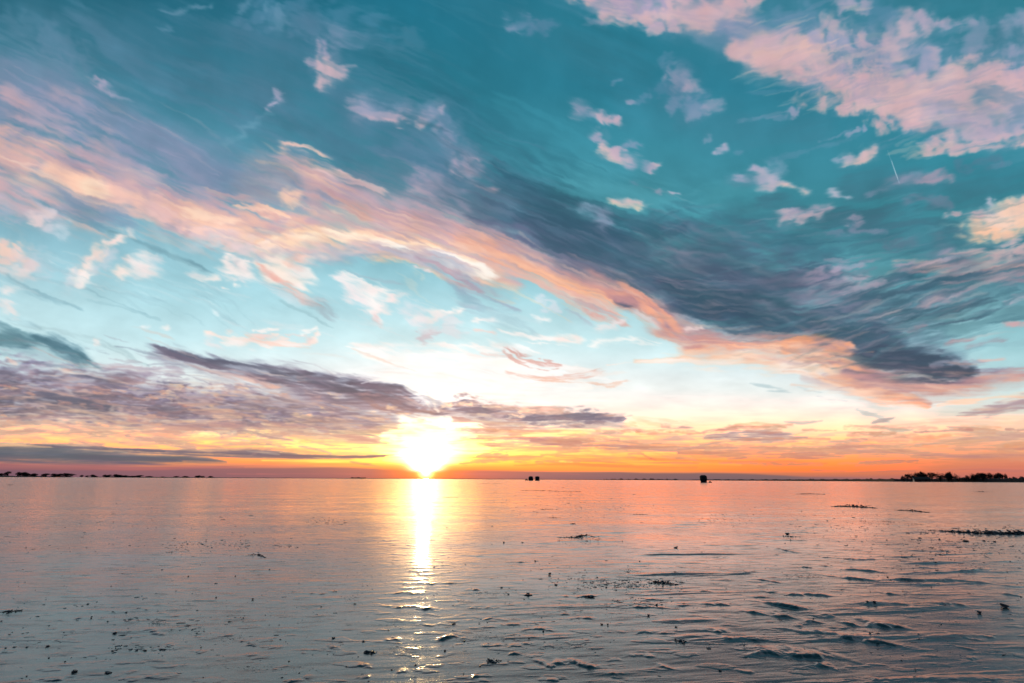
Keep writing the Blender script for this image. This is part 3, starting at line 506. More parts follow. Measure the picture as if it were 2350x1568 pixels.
    # dusk layer on the horizon
    band([(-500,1078),(0,1078),(300,1079),(520,1076),(640,1072),(760,1073),(860,1075),(930,1080),(977,1088),(1030,1081),(1090,1080),(1200,1081),(1400,1083),(1600,1086),(1800,1091),(1950,1096),(2080,1101),(2300,1110),(2850,1130)],
         [(-500,'785a6e'),(0,'785a6e'),(450,'84606e'),(700,'80606c'),(850,'9c6668'),(930,'e0704c'),(977,'ffb050'),(1030,'e8744e'),(1100,'b46868'),(1250,'8c666e'),(1500,'7a626a'),(1800,'78646a'),(2000,'a86e70')], .95, 2.5, .8)
    band([(-500,1092),(900,1092),(977,1099),(1060,1093),(1900,1098),(2200,1104)], [(-500,'6a566a'),(800,'7a5c68'),(930,'d0624c'),(1020,'d0644c'),(1200,'7c606a'),(1700,'6e5e68'),(2200,'b87070')], .5, 5, .3)
    for (x, w) in ((560,40),(700,50),(620,30),(1080,40),(1130,20),(1300,30),(800,40)): S([(x-w,1087,1),(x,1087.5,1.4),(x+w,1088,1)], 'c06e70', .7, .5, 100, 4, soft=1, warp=.2)
    # right of the sun, low
    for (pts, c, a) in (
        ([(1060,1004,3),(1160,1006,7),(1260,1012,8),(1330,1012,5)], 'cf9084 b87f84', .9),
        ([(1220,1012,3),(1330,1020,8),(1440,1026,8),(1560,1030,7),(1700,1030,4)], 'c98a80 b27c82', .9),
        ([(1120,1020,2),(1250,1028,4),(1330,1030,3)], 'd99a84', .7),
        ([(1400,1000,3),(1500,1005,6),(1600,1012,4)], 'f0c2a0', .7),
        ([(1620,1005,4),(1680,1000,14),(1760,1000,15),(1820,1005,8),(1850,1002,3)], 'c29a98 a88690 c08c86', .92),
        ([(1690,975,3),(1740,974,6),(1800,978,3)], 'e8b490', .75),
        ([(1640,985,3),(1560,1000,3),(1540,1003,2)], 'd0a090', .5),
        ([(1560,1040,4),(1700,1040,8),(1850,1045,7),(1930,1048,3)], 'd88a74 c47f78', .85),
        ([(1620,1030,4),(1740,1028,8),(1860,1034,6)], 'd99880', .75),
        ([(1820,1040,3),(1950,1034,9),(2080,1040,10),(2200,1046,6),(2349,1046,5),(2500,1045,5)], 'c49088 bd8580', .85),
        ([(1900,1014,2),(1960,1012,5),(1990,1010,2)], 'c49a94', .75),
        ([(2180,985,3),(2240,990,9),(2320,998,7),(2450,1000,6)], 'd0a294', .7),
        ([(2100,1020,3),(2220,1008,8),(2349,1000,9),(2500,990,10)], 'c89c90 c4948c', .7),
        ([(2000,980,3),(2100,970,7),(2220,960,10),(2349,965,12),(2500,960,12)], 'ecc6ae', .6),
        ([(2000,968,2),(2030,962,4),(2050,958,2)], 'b8a09e', .8),
        ([(1800,968,2),(1840,970,5),(1880,966,2)], 'c8aaa4', .6),
        ([(2200,1030,4),(2349,1022,8),(2500,1010,8)], 'c8907e', .6),
        ([(1080,1050,1),(1200,1048,3),(1420,1058,4),(1600,1064,2)], 'df8468', .85),
        ([(1240,1044,1),(1400,1048,3),(1560,1054,5),(1750,1060,5),(1900,1062,2)], 'ec8660', .75),
        ([(1180,1068,1),(1300,1064,3),(1420,1070,4),(1600,1074,3)], 'ee8a5e', .8),
        ([(1470,1040,1),(1485,1050,3),(1500,1056,2)], 'd8785e', .7),
        ([(1540,1060,1),(1620,1062,3),(1680,1062,1)], 'e2795a', .7),
        ([(1860,1078,1),(2000,1082,2),(2100,1080,1)], 'c0766e', .6),
        ([(2150,1080,1),(2230,1076,3),(2349,1080,3)], 'ba746e', .6)):
        S(pts, c, a, 1.0, 180, 8, iso=.25, isc=40, soft=.9, warp=.8)
    for (pts, c, a) in (
        ([(1130,990,3),(1250,992,8),(1400,998,8),(1500,990,4)], 'ffe6c0', .7),
        ([(1100,1040,3),(1250,1040,7),(1400,1040,5)], 'ffe9a0 ffd98c', .75),
        ([(1380,1056,2),(1450,1062,4),(1560,1066,2)], 'ffc070', .7),
        ([(1560,1066,2),(1620,1062,6),(1700,1066,2)], 'ffb870', .5)):
        S(pts, c, a, 1.0, 180, 8, iso=.25, isc=40, soft=.9, warp=.8)
    for i in range(90):
        x = rs.uniform(1060, 2400); y = rs.uniform(975, 1066)
        p(x, y, rs.uniform(20, 80), rs.uniform(1.5, 4.5), rs.choice(['d98c70', 'cf8474', 'e89a70', 'c07c78', 'd9987c']), rs.uniform(.25, .6), rs.uniform(-6, 3), 1.6, 30)
    for i in range(40):
        x = rs.uniform(1080, 1650); y = rs.uniform(985, 1060)
        p(x, y, rs.uniform(12, 40), rs.uniform(1.5, 4), rs.choice(['e0a07c', 'd89078', 'f0b080', 'ffe8a8', 'e89870']), rs.uniform(.3, .65), rs.uniform(-2, 6), 1.8, 24)
    # fibres
    wisps([(0,230),(250,330),(480,420)], 130, 60, 27, '8f9fbc a79fb8 c8adb6 6f8fa8', .5, 1)
    wisps([(0,390),(250,440),(500,510),(800,540),(1050,600)], 80, 110, 20, 'f6d0b4 e2b4a8 c2a0aa ffe2c6 b49aa8', .5, 2)
    wisps([(640,360),(800,430),(1000,520),(1200,600),(1400,690)], 70, 90, 26, 'f2c09c d8a498 a98c9c ffd8b4 8c8aa2', .5, 3)
    wisps([(950,360),(1150,470),(1350,560),(1500,620)], 100, 90, 25, '41657d 5f849a 7c86a0 375f76', .5, 4)
    wisps([(1480,640),(1700,690),(1900,760),(2120,840)], 120, 170, 6, '3b5f76 5b8796 6f7088 8f8298 b59aa6 456a80', .55, 5, (50,170))
    wisps([(1400,540),(1700,560),(2000,560),(2300,560)], 90, 90, -10, '3f7890 5fa4b2 7d89a0 35708a', .5, 6)
    wisps([(1850,760),(2100,690),(2349,630)], 110, 150, -17, '4a7a90 6fa6b2 8a8aa0 c0a2ac 3d6a80 d8b2ae', .55, 7, (50,160))
    wisps([(1560,780),(1800,810),(2000,880),(2250,880)], 50, 80, 4, 'fccaa4 e8a684 c08e90 ffe0c4 a88494', .5, 8, (50,150))
    wisps([(350,820),(600,865),(850,910),(1000,945)], 46, 90, 16, '6e6880 8a7a92 a89098 5f6078 e0b4a4', .55, 9, (40,130), (2,6))
    wisps([(0,870),(300,890),(600,930),(850,960)], 80, 240, 8, '666680 7c7088 c8a09c 545c76 f6c09c e8d8d0 8a7484', .6, 10, (40,170), (1.6,5))
    wisps([(-100,925),(250,935),(600,955),(900,985)], 40, 120, 6, '5c6078 706880 f8b890 ffd4a4 866f80', .6, 20, (60,200), (2,6))
    wisps([(1100,20),(800,150),(1000,300),(1300,400)], 160, 70, 24, '2c6f88 4b88a0 5f86a2', .4, 11, (120,300), (5,14))
    wisps([(1750,120),(2000,200),(2300,250)], 110, 200, -14, 'd8b6b6 a99cb4 8f98b4 e8c4b4 7f90ac', .5, 12, (40,130), (4,11))
    wisps([(1360,10),(1550,50),(1720,40)], 50, 60, 12, 'd8b6b6 a99cb4 8f98b4 e8c4b4', .5, 25, (30,90), (4,10))
    wisps([(-50,660),(300,640),(600,700),(900,720),(1200,760)], 60, 60, 22, 'cfe2e8 f2e6e4 a8cad4 e8f2f4', .4, 13, (50,160), (2,6))
    wisps([(850,850),(1100,860),(1400,870)], 50, 60, 4, 'ffffff fdf4ea f4dccf', .6, 14, (50,160), (2,6))
    wisps([(1100,1010),(1600,1025),(2300,1030)], 34, 150, -1, 'cf8878 e8a078 b97c82 fcc890 f4b080', .5, 15, (60,260), (1.5,4))
    wisps([(0,1000),(400,1015),(850,1010)], 26, 90, 2, 'd69a86 fde0b0 c08a88 fff0c0', .5, 16, (40,160), (1.5,4))
    wisps([(-100,985),(300,990),(650,1000),(880,1000)], 30, 130, 3, 'c8948c e2a890 b8848a f6c4a0', .6, 21, (50,200), (2.5,7))
    wisps([(1020,960),(1300,985),(1600,1000)], 26, 60, 3, 'c89088 e8b090 b08088 fbd4a8', .5, 22, (50,160), (2,6))
    wisps([(60,600),(300,660),(520,700)], 40, 26, 24, '8fb4c0 9cc0ca', .5, 23, (100,220), (2,6))
    wisps([(1500,560),(1700,640),(1900,720)], 90, 60, 20, 'a08ea4 8a88a0 b8a0ac', .4, 24, (60,160), (3,8))
    # sun-bleached area
    S([(880,1000,10),(930,1000,34),(1030,1005,34),(1090,1000,8)], 'fffbe4 ffffff', .97, .7, 120, 16, soft=1.2)
    S([(860,1030,6),(920,1030,22),(1040,1030,22),(1120,1030,6)], 'fff8c0 fff8d0', .9, .8, 160, 10, soft=1.2)
    S([(880,1055,3),(940,1058,12),(1010,1058,12),(1080,1056,3)], 'fff29a', .9, .5, 160, 6, soft=1.2, warp=.3)
    comb()
    S([(2036,345,.5),(2050,385,1.3),(2063,420,1.5)], '9fc0d4', .6, .2, 60, 20, soft=1.0, warp=.0)
    S([(2045,368,.5),(2054,395,1.2),(2060,412,.5)], 'cfe0ea', .8, .2, 60, 20, soft=1.0, warp=.0)
# ------------------------------------------------------------------ the glow of the low sun, in scene-linear light
paint(); grade()
def lin(c): return np.where(c <= 0.04045, c / 12.92, ((np.maximum(c, 0) + 0.055) / 1.055) ** 2.4)
SKY = lin(np.clip(SKY, 0, 1.2)).astype(np.float32)
# low-sky reds and greens boosted, blue cut, so the ice reflects orange
boostw = ss(SKY[..., 0], .74, .97) * ss(PY, 890, 1000)
SKY[..., 0] *= 1 + 1.5 * boostw; SKY[..., 2] *= 1 - .32 * boostw * ss(PY, 940, 1030); SKY[..., 1] *= 1 + .18 * boostw * ss(SKY[..., 1], .38, .8)
def glow(x, y, sx, sy, c, e=2):
    r2 = ((PX - x) / sx) ** 2 + ((PY - y) / sy) ** 2
    return (np.exp(-r2) if e == 2 else np.exp(-np.sqrt(r2)))[..., None] * np.array(c, np.float32)
deckw = (1 - .93 * ss(PY, 1076, 1086))[..., None]
thru = (SKY @ np.array([.2, .6, .2], np.float32))[..., None]; thru = .06 + thru ** 3.5
SKY = SKY + (glow(977, 1060, 26, 19, (12, 10, 6)) + glow(977, 1044, 58, 24, (2.8, 2.2, 1.0)) * thru + glow(985, 1020, 210, 55, (.6, .36, .08)) * thru + glow(1000, 930, 210, 70, (.16, .14, .10)) * thru) * deckw
SKY = SKY + glow(977, 1085, 12, 9, (8, 4.2, 1.4)) + glow(977, 1084, 60, 12, (.5, .14, .02))

def sky_sphere(W=7680, H=1920):
    out = np.zeros((H, W, 4), np.float32); out[..., 3] = 1
    R = np.array(CAM_R)
    az = (np.arange(W, dtype=np.float32) + .5) / W * 360 - 180
    aa = np.abs(az); lim = 53.0
    azf = np.sign(az) * np.where(aa > lim, lim - (aa - lim) * .3, aa)
    for j0 in range(0, H, 240):
        el = (np.arange(j0, j0 + 240, dtype=np.float32) + .5) / H * 90
        elf = np.minimum(el, 57 + (el - 57) * .05)
        A, E = np.meshgrid(np.radians(azf), np.radians(elf))
        d = np.stack([np.sin(A) * np.cos(E), np.cos(A) * np.cos(E), np.sin(E)], -1) @ R
        x = 1174.5 + FOC * d[..., 0] / np.maximum(-d[..., 2], .05); y = 783.5 - FOC * d[..., 1] / np.maximum(-d[..., 2], .05)
        c = bil(SKY, (x - X0) * SC - .5, (y - Y0) * SC - .5)
        zen = lin(hexc('2b6076')); back = lin(np.array([[.30, .31, .39]])) + (lin(np.array([[.14, .28, .37]])) - lin(np.array([[.30, .31, .39]]))) * ss(el, 4, 50)[:, None]
        w = ss(el, 50, 66)[:, None, None]; c = c * (1 - w) + zen * w
        w = ss(aa, 75, 130)[None, :, None]; c = c * (1 - w) + back[:, None, :] * w
        out[j0:j0 + 240, :, :3] = c
    return out
S_IM = sky_sphere()
H_, W_ = S_IM.shape[:2]
img = bpy.data.images.new("cloud_field", W_, H_, alpha=False, float_buffer=True, is_data=True)
img.pixels.foreach_set(S_IM.ravel()); img.update(); img.pack()
del S_IM
w = bpy.data.worlds.new("World"); scene.world = w; w.use_nodes = True
nt = w.node_tree; nt.nodes.clear(); N = nt.nodes.new; L = nt.links.new
tc = N('ShaderNodeTexCoord'); sep = N('ShaderNodeSeparateXYZ'); L(tc.outputs['Generated'], sep.inputs[0])
def M(op, a, b=None, c=None):
    m = N('ShaderNodeMath'); m.operation = op
    for i, v in enumerate((a, b, c)):
        if v is None: continue
        if isinstance(v, (int, float)): m.inputs[i].default_value = v
        else: L(v, m.inputs[i])
    return m.outputs[0]
az = M('ARCTAN2', sep.outputs['X'], sep.outputs['Y']); el = M('ARCSINE', M('MAXIMUM', sep.outputs['Z'], 0.0005))
u = M('MULTIPLY_ADD', az, 1 / (2 * math.pi), .5); v = M('MULTIPLY', el, 2 / math.pi)
cb = N('ShaderNodeCombineXYZ'); L(u, cb.inputs[0]); L(v, cb.inputs[1])
it = N('ShaderNodeTexImage'); it.image = img; it.extension = 'EXTEND'; it.interpolation = 'Linear'; L(cb.outputs[0], it.inputs[0])
bg1 = N('ShaderNodeBackground'); L(it.outputs[0], bg1.inputs[0]); bg1.inputs[1].default_value = 1.0
sk = N('ShaderNodeTexSky'); sk.sky_type = 'NISHITA'; sk.sun_disc = False
sk.sun_elevation = SUN_EL; sk.sun_rotation = SUN_AZ; sk.altitude = 200
bg2 = N('ShaderNodeBackground'); L(sk.outputs[0], bg2.inputs[0]); bg2.inputs[1].default_value = 0.015
ad = N('ShaderNodeAddShader'); L(bg1.outputs[0], ad.inputs[0]); L(bg2.outputs[0], ad.inputs[1])
wo = N('ShaderNodeOutputWorld'); L(ad.outputs[0], wo.inputs[0])
w.cycles.sampling_method = 'MANUAL'; w.cycles.sample_map_resolution = 2048
# ------------------------------------------------------------------ helpers
def mat(name, color, rough=.8, **kw):
    m = bpy.data.materials.new(name); m.use_nodes = True; b = m.node_tree.nodes['Principled BSDF']
    b.inputs['Base Color'].default_value = (*color, 1); b.inputs['Roughness'].default_value = rough
    n = m.node_tree.nodes.new('ShaderNodeTexNoise'); n.inputs['Scale'].default_value = kw.get('scale', 6); n.inputs['Detail'].default_value = 5
    tcn = m.node_tree.nodes.new('ShaderNodeTexCoord'); m.node_tree.links.new(tcn.outputs['Object'], n.inputs['Vector'])
    r = m.node_tree.nodes.new('ShaderNodeValToRGB'); k = kw.get('var', .35)
    r.color_ramp.elements[0].position = .3; r.color_ramp.elements[1].position = .7
    r.color_ramp.elements[0].color = (*[c * (1 - k) for c in color], 1); r.color_ramp.elements[1].color = (*[min(1, c * (1 + k)) for c in color], 1)
    m.node_tree.links.new(n.outputs['Fac'], r.inputs[0]); m.node_tree.links.new(r.outputs[0], b.inputs['Base Color'])
    if kw.get('bump'):
        bp = m.node_tree.nodes.new('ShaderNodeBump'); bp.inputs['Strength'].default_value = kw['bump']; bp.inputs['Distance'].default_value = kw.get('bd', .01)
        m.node_tree.links.new(n.outputs['Fac'], bp.inputs['Height']); m.node_tree.links.new(bp.outputs[0], b.inputs['Normal'])
    if 'ior' in kw: b.inputs['IOR'].default_value = kw['ior']
    return m
def tag(o, label=None, cat=None, group=None, kind=None):
    if label: o['label'] = label
    if cat: o['category'] = cat
    if group: o['group'] = group
    if kind: o['kind'] = kind
    return o
def meshobj(name, verts, faces, m, parent=None, smooth=False):
    me = bpy.data.meshes.new(name); me.from_pydata([tuple(v) for v in verts], [], faces); me.update()
    if smooth: me.polygons.foreach_set('use_smooth', [True] * len(me.polygons))
    me.materials.append(m); o = bpy.data.objects.new(name, me); COL.objects.link(o); o.parent = parent
    return o
def npmesh(name, V, F, m, smooth=True, parent=None):
    me = bpy.data.meshes.new(name); k = F.shape[1]
    me.vertices.add(len(V)); me.vertices.foreach_set('co', V.astype(np.float32).ravel())
    me.loops.add(F.size); me.loops.foreach_set('vertex_index', F.astype(np.int32).ravel())
    me.polygons.add(len(F)); me.polygons.foreach_set('loop_start', np.arange(0, F.size, k, dtype=np.int32))
    me.update(calc_edges=True); me.polygons.foreach_set('use_smooth', np.full(len(F), smooth)); me.update()
    me.materials.append(m); o = bpy.data.objects.new(name, me); COL.objects.link(o); o.parent = parent
    return o
def empty(name, loc, rz=0, s=1):
    o = bpy.data.objects.new(name, None); COL.objects.link(o); o.location = loc; o.rotation_euler = (0, 0, rz); o.scale = (s, s, s); o.empty_display_size = .1
    return o
def G(x, y):                                       # where the line of sight meets the ice
    d = ray(x, y); t = -CAM_H / min(d.z, -1e-4); return np.array([d.x * t, d.y * t])

# ------------------------------------------------------------------ the ice: one sheet to the horizon
ice = bpy.data.materials.new("lake_ice"); ice.use_nodes = True
t = ice.node_tree; b = t.nodes['Principled BSDF']; N = t.nodes.new; L = t.links.new
b.inputs['IOR'].default_value = 1.5
tc = N('ShaderNodeTexCoord')
def noise(scale, det=4, rough=.55, vec=(1, 1, 1), rot=0):
    mp = N('ShaderNodeMapping'); mp.inputs['Scale'].default_value = vec; mp.inputs['Rotation'].default_value = (0, 0, rot)
    L(tc.outputs['Object'], mp.inputs[0]); n = N('ShaderNodeTexNoise'); n.inputs['Scale'].default_value = scale; n.inputs['Detail'].default_value = det; n.inputs['Roughness'].default_value = rough
    L(mp.outputs[0], n.inputs['Vector']); return n.outputs['Fac']
def ramp(f, p0, p1, c0, c1):
    r = N('ShaderNodeValToRGB'); r.color_ramp.elements[0].position = p0; r.color_ramp.elements[1].position = p1
    r.color_ramp.elements[0].color = (*c0, 1); r.color_ramp.elements[1].color = (*c1, 1); L(f, r.inputs[0]); return r.outputs[0]
patch = noise(.55, 5, .6, (.6, 1, 1))
mx = N('ShaderNodeMix'); mx.data_type = 'RGBA'; L(ramp(noise(70, 5, .75, (.35, 1, 1), -.16), .54, .70, (0, 0, 0), (.6, .6, .6)), mx.inputs[0])
L(ramp(patch, .35, .68, (.012, .036, .043), (.036, .080, .092)), mx.inputs[6]); mx.inputs[7].default_value = (.24, .30, .32, 1); L(mx.outputs[2], b.inputs['Base Color'])
mr = N('ShaderNodeMapRange'); L(noise(.9, 6, .62, (.5, 1, 1), .2), mr.inputs[0]); mr.inputs[1].default_value = .35; mr.inputs[2].default_value = .7
mr.inputs[3].default_value = .09; mr.inputs[4].default_value = .18
fr = N('ShaderNodeMapRange'); L(noise(16, 6, .7, (.3, 1, 1), -.16), fr.inputs[0]); fr.inputs[1].default_value = .50; fr.inputs[2].default_value = .62; fr.inputs[3].default_value = 0; fr.inputs[4].default_value = .15
sm = N('ShaderNodeMath'); sm.operation = 'ADD'; L(mr.outputs[0], sm.inputs[0]); L(fr.outputs[0], sm.inputs[1]); L(sm.outputs[0], b.inputs['Roughness'])
bp = N('ShaderNodeBump'); bp.inputs['Distance'].default_value = .004; bp.inputs['Strength'].default_value = .06
L(noise(26, 4, .6, (.22, 1, 1), -.12), bp.inputs['Height'])
bp2 = N('ShaderNodeBump'); bp2.inputs['Distance'].default_value = .0012; bp2.inputs['Strength'].default_value = .42
L(noise(120, 5, .75), bp2.inputs['Height']); L(bp.outputs[0], bp2.inputs['Normal']); L(bp2.outputs[0], b.inputs['Normal'])

ncol, hf = 1700, CAM_H * 512
ta = np.tan(np.radians(57)); tx = np.linspace(-ta, ta, ncol)
rows = [1.35]
while rows[-1] < 5200:
    d = rows[-1]; st = max(.0035, .26 * d * d / hf); st = min(st, d * .07); rows.append(d + st)
rows = np.array(rows)
GY = np.repeat(rows[:, None], ncol, 1); GX = GY * tx[None, :]
GZ = np.zeros_like(GX)
fade = np.clip((rows - 1.35) / .15, 0, 1)[:, None] * np.clip((1.5 - np.abs(tx)) / .05, 0, 1)[None, :]
near = np.exp(-(rows / 14) ** 2)[:, None]
GZ += .0024 * np.minimum(np.maximum(smp(TG, GX / .22 + .7, GY / .10 + .2) - .95, 0), .6) * np.exp(-(rows / 7) ** 2)[:, None]      # crusty scabs
# wind ripples and low drifts, stretched across the view and running slightly towards the right foreground
cr, sr = math.cos(-.16), math.sin(-.16)
UX, UY = GX * cr - GY * sr, GX * sr + GY * cr
drift = smp(TF, UX / 1.5, UY / .34) + .5 * smp(TG, UX / .6, UY / .13)
side = ss(GX / GY, -.35, .45) * .8 + .2
GZ += .0036 * np.maximum(drift - 1.0, 0) ** 1.1 * side * np.exp(-(rows / 22) ** 2)[:, None]
GZ += .00045 * smp(TG, UX / .42 + .5, UY / .10) * np.exp(-(rows / 8) ** 2)[:, None] * (.4 + .6 * side)
GZ += .0022 * smp(TF, UX / 2.6 + .2, UY / 1.6) * np.exp(-(rows / 14) ** 2)[:, None]
far_w = np.exp(-(rows / 90) ** 2)[:, None] * (1 - np.exp(-(rows / 6) ** 2))[:, None]
GZ += .004 * np.maximum(smp(TG, GX / 5, GY / 1.6) - 1.35, 0) * far_w
RID = []
def ridge(pts, px, seed=0, k=1.0):
    """a drift through points on the view plane, px thick there; pts left to right"""
    P = np.array([G(*p) for p in pts]); d = P[:, 1].mean()
    h = px * d / FOC * .62 * k; wid = min(max(h * 2.6, .010), .30)
    L0 = 0; y0, y1 = P[:, 1].min() - wid * 6 - .1, P[:, 1].max() + wid * 6 + .1
    j0, j1 = np.searchsorted(rows, y0), np.searchsorted(rows, y1)
    if j1 - j0 < 2: j1 = j0 + 2
    x0, x1 = P[:, 0].min() - .3, P[:, 0].max() + .3
    m0 = max(0, np.searchsorted(tx, min(x0 / y0, x0 / y1)) - 1); m1 = min(ncol, np.searchsorted(tx, max(x1 / y0, x1 / y1)) + 1)
    X = GX[j0:j1, m0:m1]; Y = GY[j0:j1, m0:m1]
    if X.size == 0: return
    wob = min(wid, .03) * 1.0 * smp(TG, X / (wid * 10) + seed, Y * 0 + seed * .3)
    best = np.full(X.shape, 1e9); s = np.zeros_like(best); tot = 0
    for a, c in zip(P[:-1], P[1:]):
        l = np.linalg.norm(c - a); ux, uy = (c - a) / l
        q = (X - a[0]) * ux + (Y - a[1]) * uy; n = -(X - a[0]) * uy + (Y - a[1]) * ux + wob
        qc = np.clip(q, 0, l); e = np.abs(q - qc)
        dd = np.where(n > 0, n / (wid * 3.2), -n / (wid * .8)); dist = np.hypot(dd, e / (wid * 2.5))
        m_ = dist < best; best = np.where(m_, dist, best); s = np.where(m_, tot + qc, s); tot += l
    taper = ss(s, 0, tot * .25) * (1 - ss(s, tot * .7, tot)) * .85 + .15
    var = np.clip(.75 + .45 * smp(TG, X / (wid * 7) + seed * 2, Y / (wid * 9)), .1, 1.7)
    GZ[j0:j1, m0:m1] += h * np.exp(-best ** 2 * 1.3) * taper * var
A = lambda x, y: (x * .3407, 1103.6 + y * .3407)
B = lambda x, y: (774 + x * .3407, 1103.6 + y * .3407)
C = lambda x, y: (1602 + x * .318, 1068 + y * .318)
def mound(f, x, y, w, t): ridge([f(x - w * .6, y), f(x + w * .6, y + w * .01)], t * .62, x * .37)
for x, y, w, t in ((1165,907,100,3.2),(1020,1005,120,4),(1070,1025,120,3.2),(510,935,70,3.2),(955,865,110,3),(1380,688,60,2.4),(1285,685,30,1.6),(1070,833,56,2),
                   (855,770,90,1.6),(790,848,90,1.8),(1150,1097,100,2.6),(1355,1147,76,4),(1645,1078,60,3.6),(1690,1105,90,3.2),(1850,1127,90,2.6),(860,920,60,2.4),
                   (1105,890,70,2.4),(2205,685,60,1.8),(2140,760,120,2.2),(2245,740,60,2),(760,1318,70,3),(880,1287,50,3),(2080,1328,90,4),(1990,1348,90,3.6),(2230,1113,70,2.4),
                   (2260,1133,60,2.4),(1540,1040,60,2.4),(1710,600,160,1.4),(1450,580,120,1.4),(500,550,240,1.2),(650,540,160,1.2),(230,505,120,1.6),(120,770,100,1.6),(560,660,200,1.2),(1640,660,80,2),
                   (2050,1160,50,2),(1690,1168,90,2.6),(1180,480,90,1.6),(330,1340,200,3.4),(150,1355,180,3.4),(1020,1330,260,3.0),(860,1345,120,3.2)): mound(A, x, y, w, t)
for x, y, w, t in ((625,862,210,5.5),(440,850,240,3.4),(915,738,80,3.4),(1690,777,100,4.6),(1560,782,150,3.2),(2050,855,260,4.2),(1650,925,170,3.6),(1535,902,60,3.4),(1350,1000,210,3.6),
                   (1170,970,130,3),(1310,1178,140,5),(1040,1105,140,3.6),(1200,1122,100,4),(2055,1175,150,6),(2120,1020,260,3.8),(1870,1015,130,2.8),(930,862,80,3),(1050,857,110,2.6),(700,692,330,2.8),
                   (970,503,80,2),(710,572,110,2.8),(730,620,90,2.2),(360,493,60,2),(1250,548,100,2.2),(1820,490,60,2),(2110,577,160,1.6),(2280,580,120,2),(580,610,90,1.6),(460,760,200,2),(820,810,100,2.2),
                   (370,1070,120,3),(430,1150,140,2),(190,1250,120,4),(160,1330,100,5),(430,1290,60,4),(1880,1290,100,6),(1470,1335,120,6),(1900,1330,110,5),(2200,1260,120,6),(930,1325,50,3.6),(980,1345,60,3),
                   (2330,835,90,4),(2120,800,110,2.4),(1430,1110,90,2.6),(1290,1105,80,3),(600,970,150,2),(540,945,120,1.8),(1040,660,60,2),(1430,675,50,1.8),(1160,550,60,1.8),(1300,430,200,1.2),(380,320,160,1),
                   (320,400,140,1.2),(430,430,160,1.4),(520,385,120,1.2),(700,500,60,1.8),(640,395,100,1.2)): mound(B, x, y, w, t)
for x, y, w, t in ((400,860,120,4.2),(465,950,120,4),(750,1040,100,4),(1020,1172,160,4.6),(1590,1160,130,3.6),(2095,635,70,3),(790,735,60,3.2),(150,820,140,1.6),(60,735,80,1.8),(380,765,160,1.8),
                   (570,640,50,2.4),(680,455,70,1.8),(1500,690,80,3),(1250,675,90,2.4),(920,722,100,2.6),(2240,1115,80,3),(2110,1230,120,3.6),(1990,1260,80,3.4),(1940,1325,80,4),(1650,1370,80,3.6),(1710,1378,60,3),
                   (1990,1390,90,4),(1420,1310,220,3.6),(1120,1220,60,3),(600,1055,120,2.4),(340,1480,100,5),(1350,1553,80,6),(1280,1558,60,5),(2140,1550,120,5),(540,910,120,2.6),(150,660,220,2),(1800,745,260,1.8)): mound(C, x, y, w, t)
for pts, t in (([B(1290,1200), B(1430,1218), B(1640,1240), B(1840,1252)], 5), ([B(670,1072), B(780,1052), B(880,1058)], 4.5), ([B(880,910), B(1000,925), B(1160,940)], 1.8), ([B(1140,1165), B(1260,1170)], 3),
               ([B(740,1005), B(920,1015)], 1.5), ([C(320,1060), C(500,1085), C(700,1112)], 5), ([C(970,1125), C(1230,1150), C(1560,1192)], 5.5), ([C(680,1205), C(860,1222), C(1000,1242), C(1250,1285), C(1530,1325)], 5.5),
               ([C(290,1338), C(400,1345), C(760,1375), C(1110,1412)], 7.5), ([C(820,783), C(1040,805), C(1250,828), C(1500,828), C(1780,830), C(2100,855), C(2300,875)], 3.2), ([C(1040,745), C(1230,760), C(1440,776)], 3),
               ([C(440,990), C(570,1010), C(800,1037)], 4.6), ([C(430,825), C(600,835)], 3), ([C(1350,918), C(1500,937)], 3), ([C(1650,1000), C(1960,1017)], 3.4), ([C(620,922), C(800,935), C(980,945)], 3.4), ([C(0,1000), C(280,1008)], 3.6),
               ([C(0,1190), C(180,1210), C(270,1258), C(550,1243)], 5), ([C(850,1448), C(1000,1457)], 6), ([C(550,592), C(700,625), C(850,640)], 1.8), ([C(860,655), C(1050,672), C(1230,680)], 1.8), ([C(0,905), C(110,915)], 2.6),
               ([C(1160,1005), C(1360,1000), C(1540,1005)], 3.6), ([C(1870,770), C(2180,745)], 1.8), ([C(2140,930), C(2349,955)], 3.2), ([C(820,1080), C(960,1108)], 4), ([C(680,1170), C(900,1130)], 3)):
    ridge(pts, t * (1.3 if pts[0][0] > 1602 else 1), pts[0][0] * .21)
GZ *= fade
V = np.stack([GX.ravel(), GY.ravel(), GZ.ravel()], 1); nr = len(rows)
idx = np.arange(nr * ncol).reshape(nr, ncol)
F = np.stack([idx[:-1, :-1].ravel(), idx[:-1, 1:].ravel(), idx[1:, 1:].ravel(), idx[1:, :-1].ravel()], 1)
# the rest of the sheet, beside and behind: level ice
n0 = len(V); yl, yf, xf = rows[0], rows[-1], rows[-1] * ta; xn = yl * ta; W9 = 9000.0
ex = np.array([(-W9, -W9, 0), (W9, -W9, 0), (W9, W9, 0), (-W9, W9, 0), (-xn, yl, 0), (xn, yl, 0), (xf, yf, 0), (-xf, yf, 0)], float)
V = np.concatenate([V, ex]); F = np.concatenate([F, np.array([(n0, n0 + 1, n0 + 5, n0 + 4), (n0 + 1, n0 + 2, n0 + 6, n0 + 5), (n0 + 2, n0 + 3, n0 + 7, n0 + 6), (n0 + 3, n0, n0 + 4, n0 + 7)])])
tag(npmesh('frozen_lake', V, F, ice), kind='structure')
def gz(x, y):                                       # height of the ice at a place
    j = int(np.clip(np.searchsorted(rows, y), 1, nr - 1)); k = int(np.clip(np.searchsorted(tx, x / max(y, .01)), 1, ncol - 1)); return float(GZ[j, k])
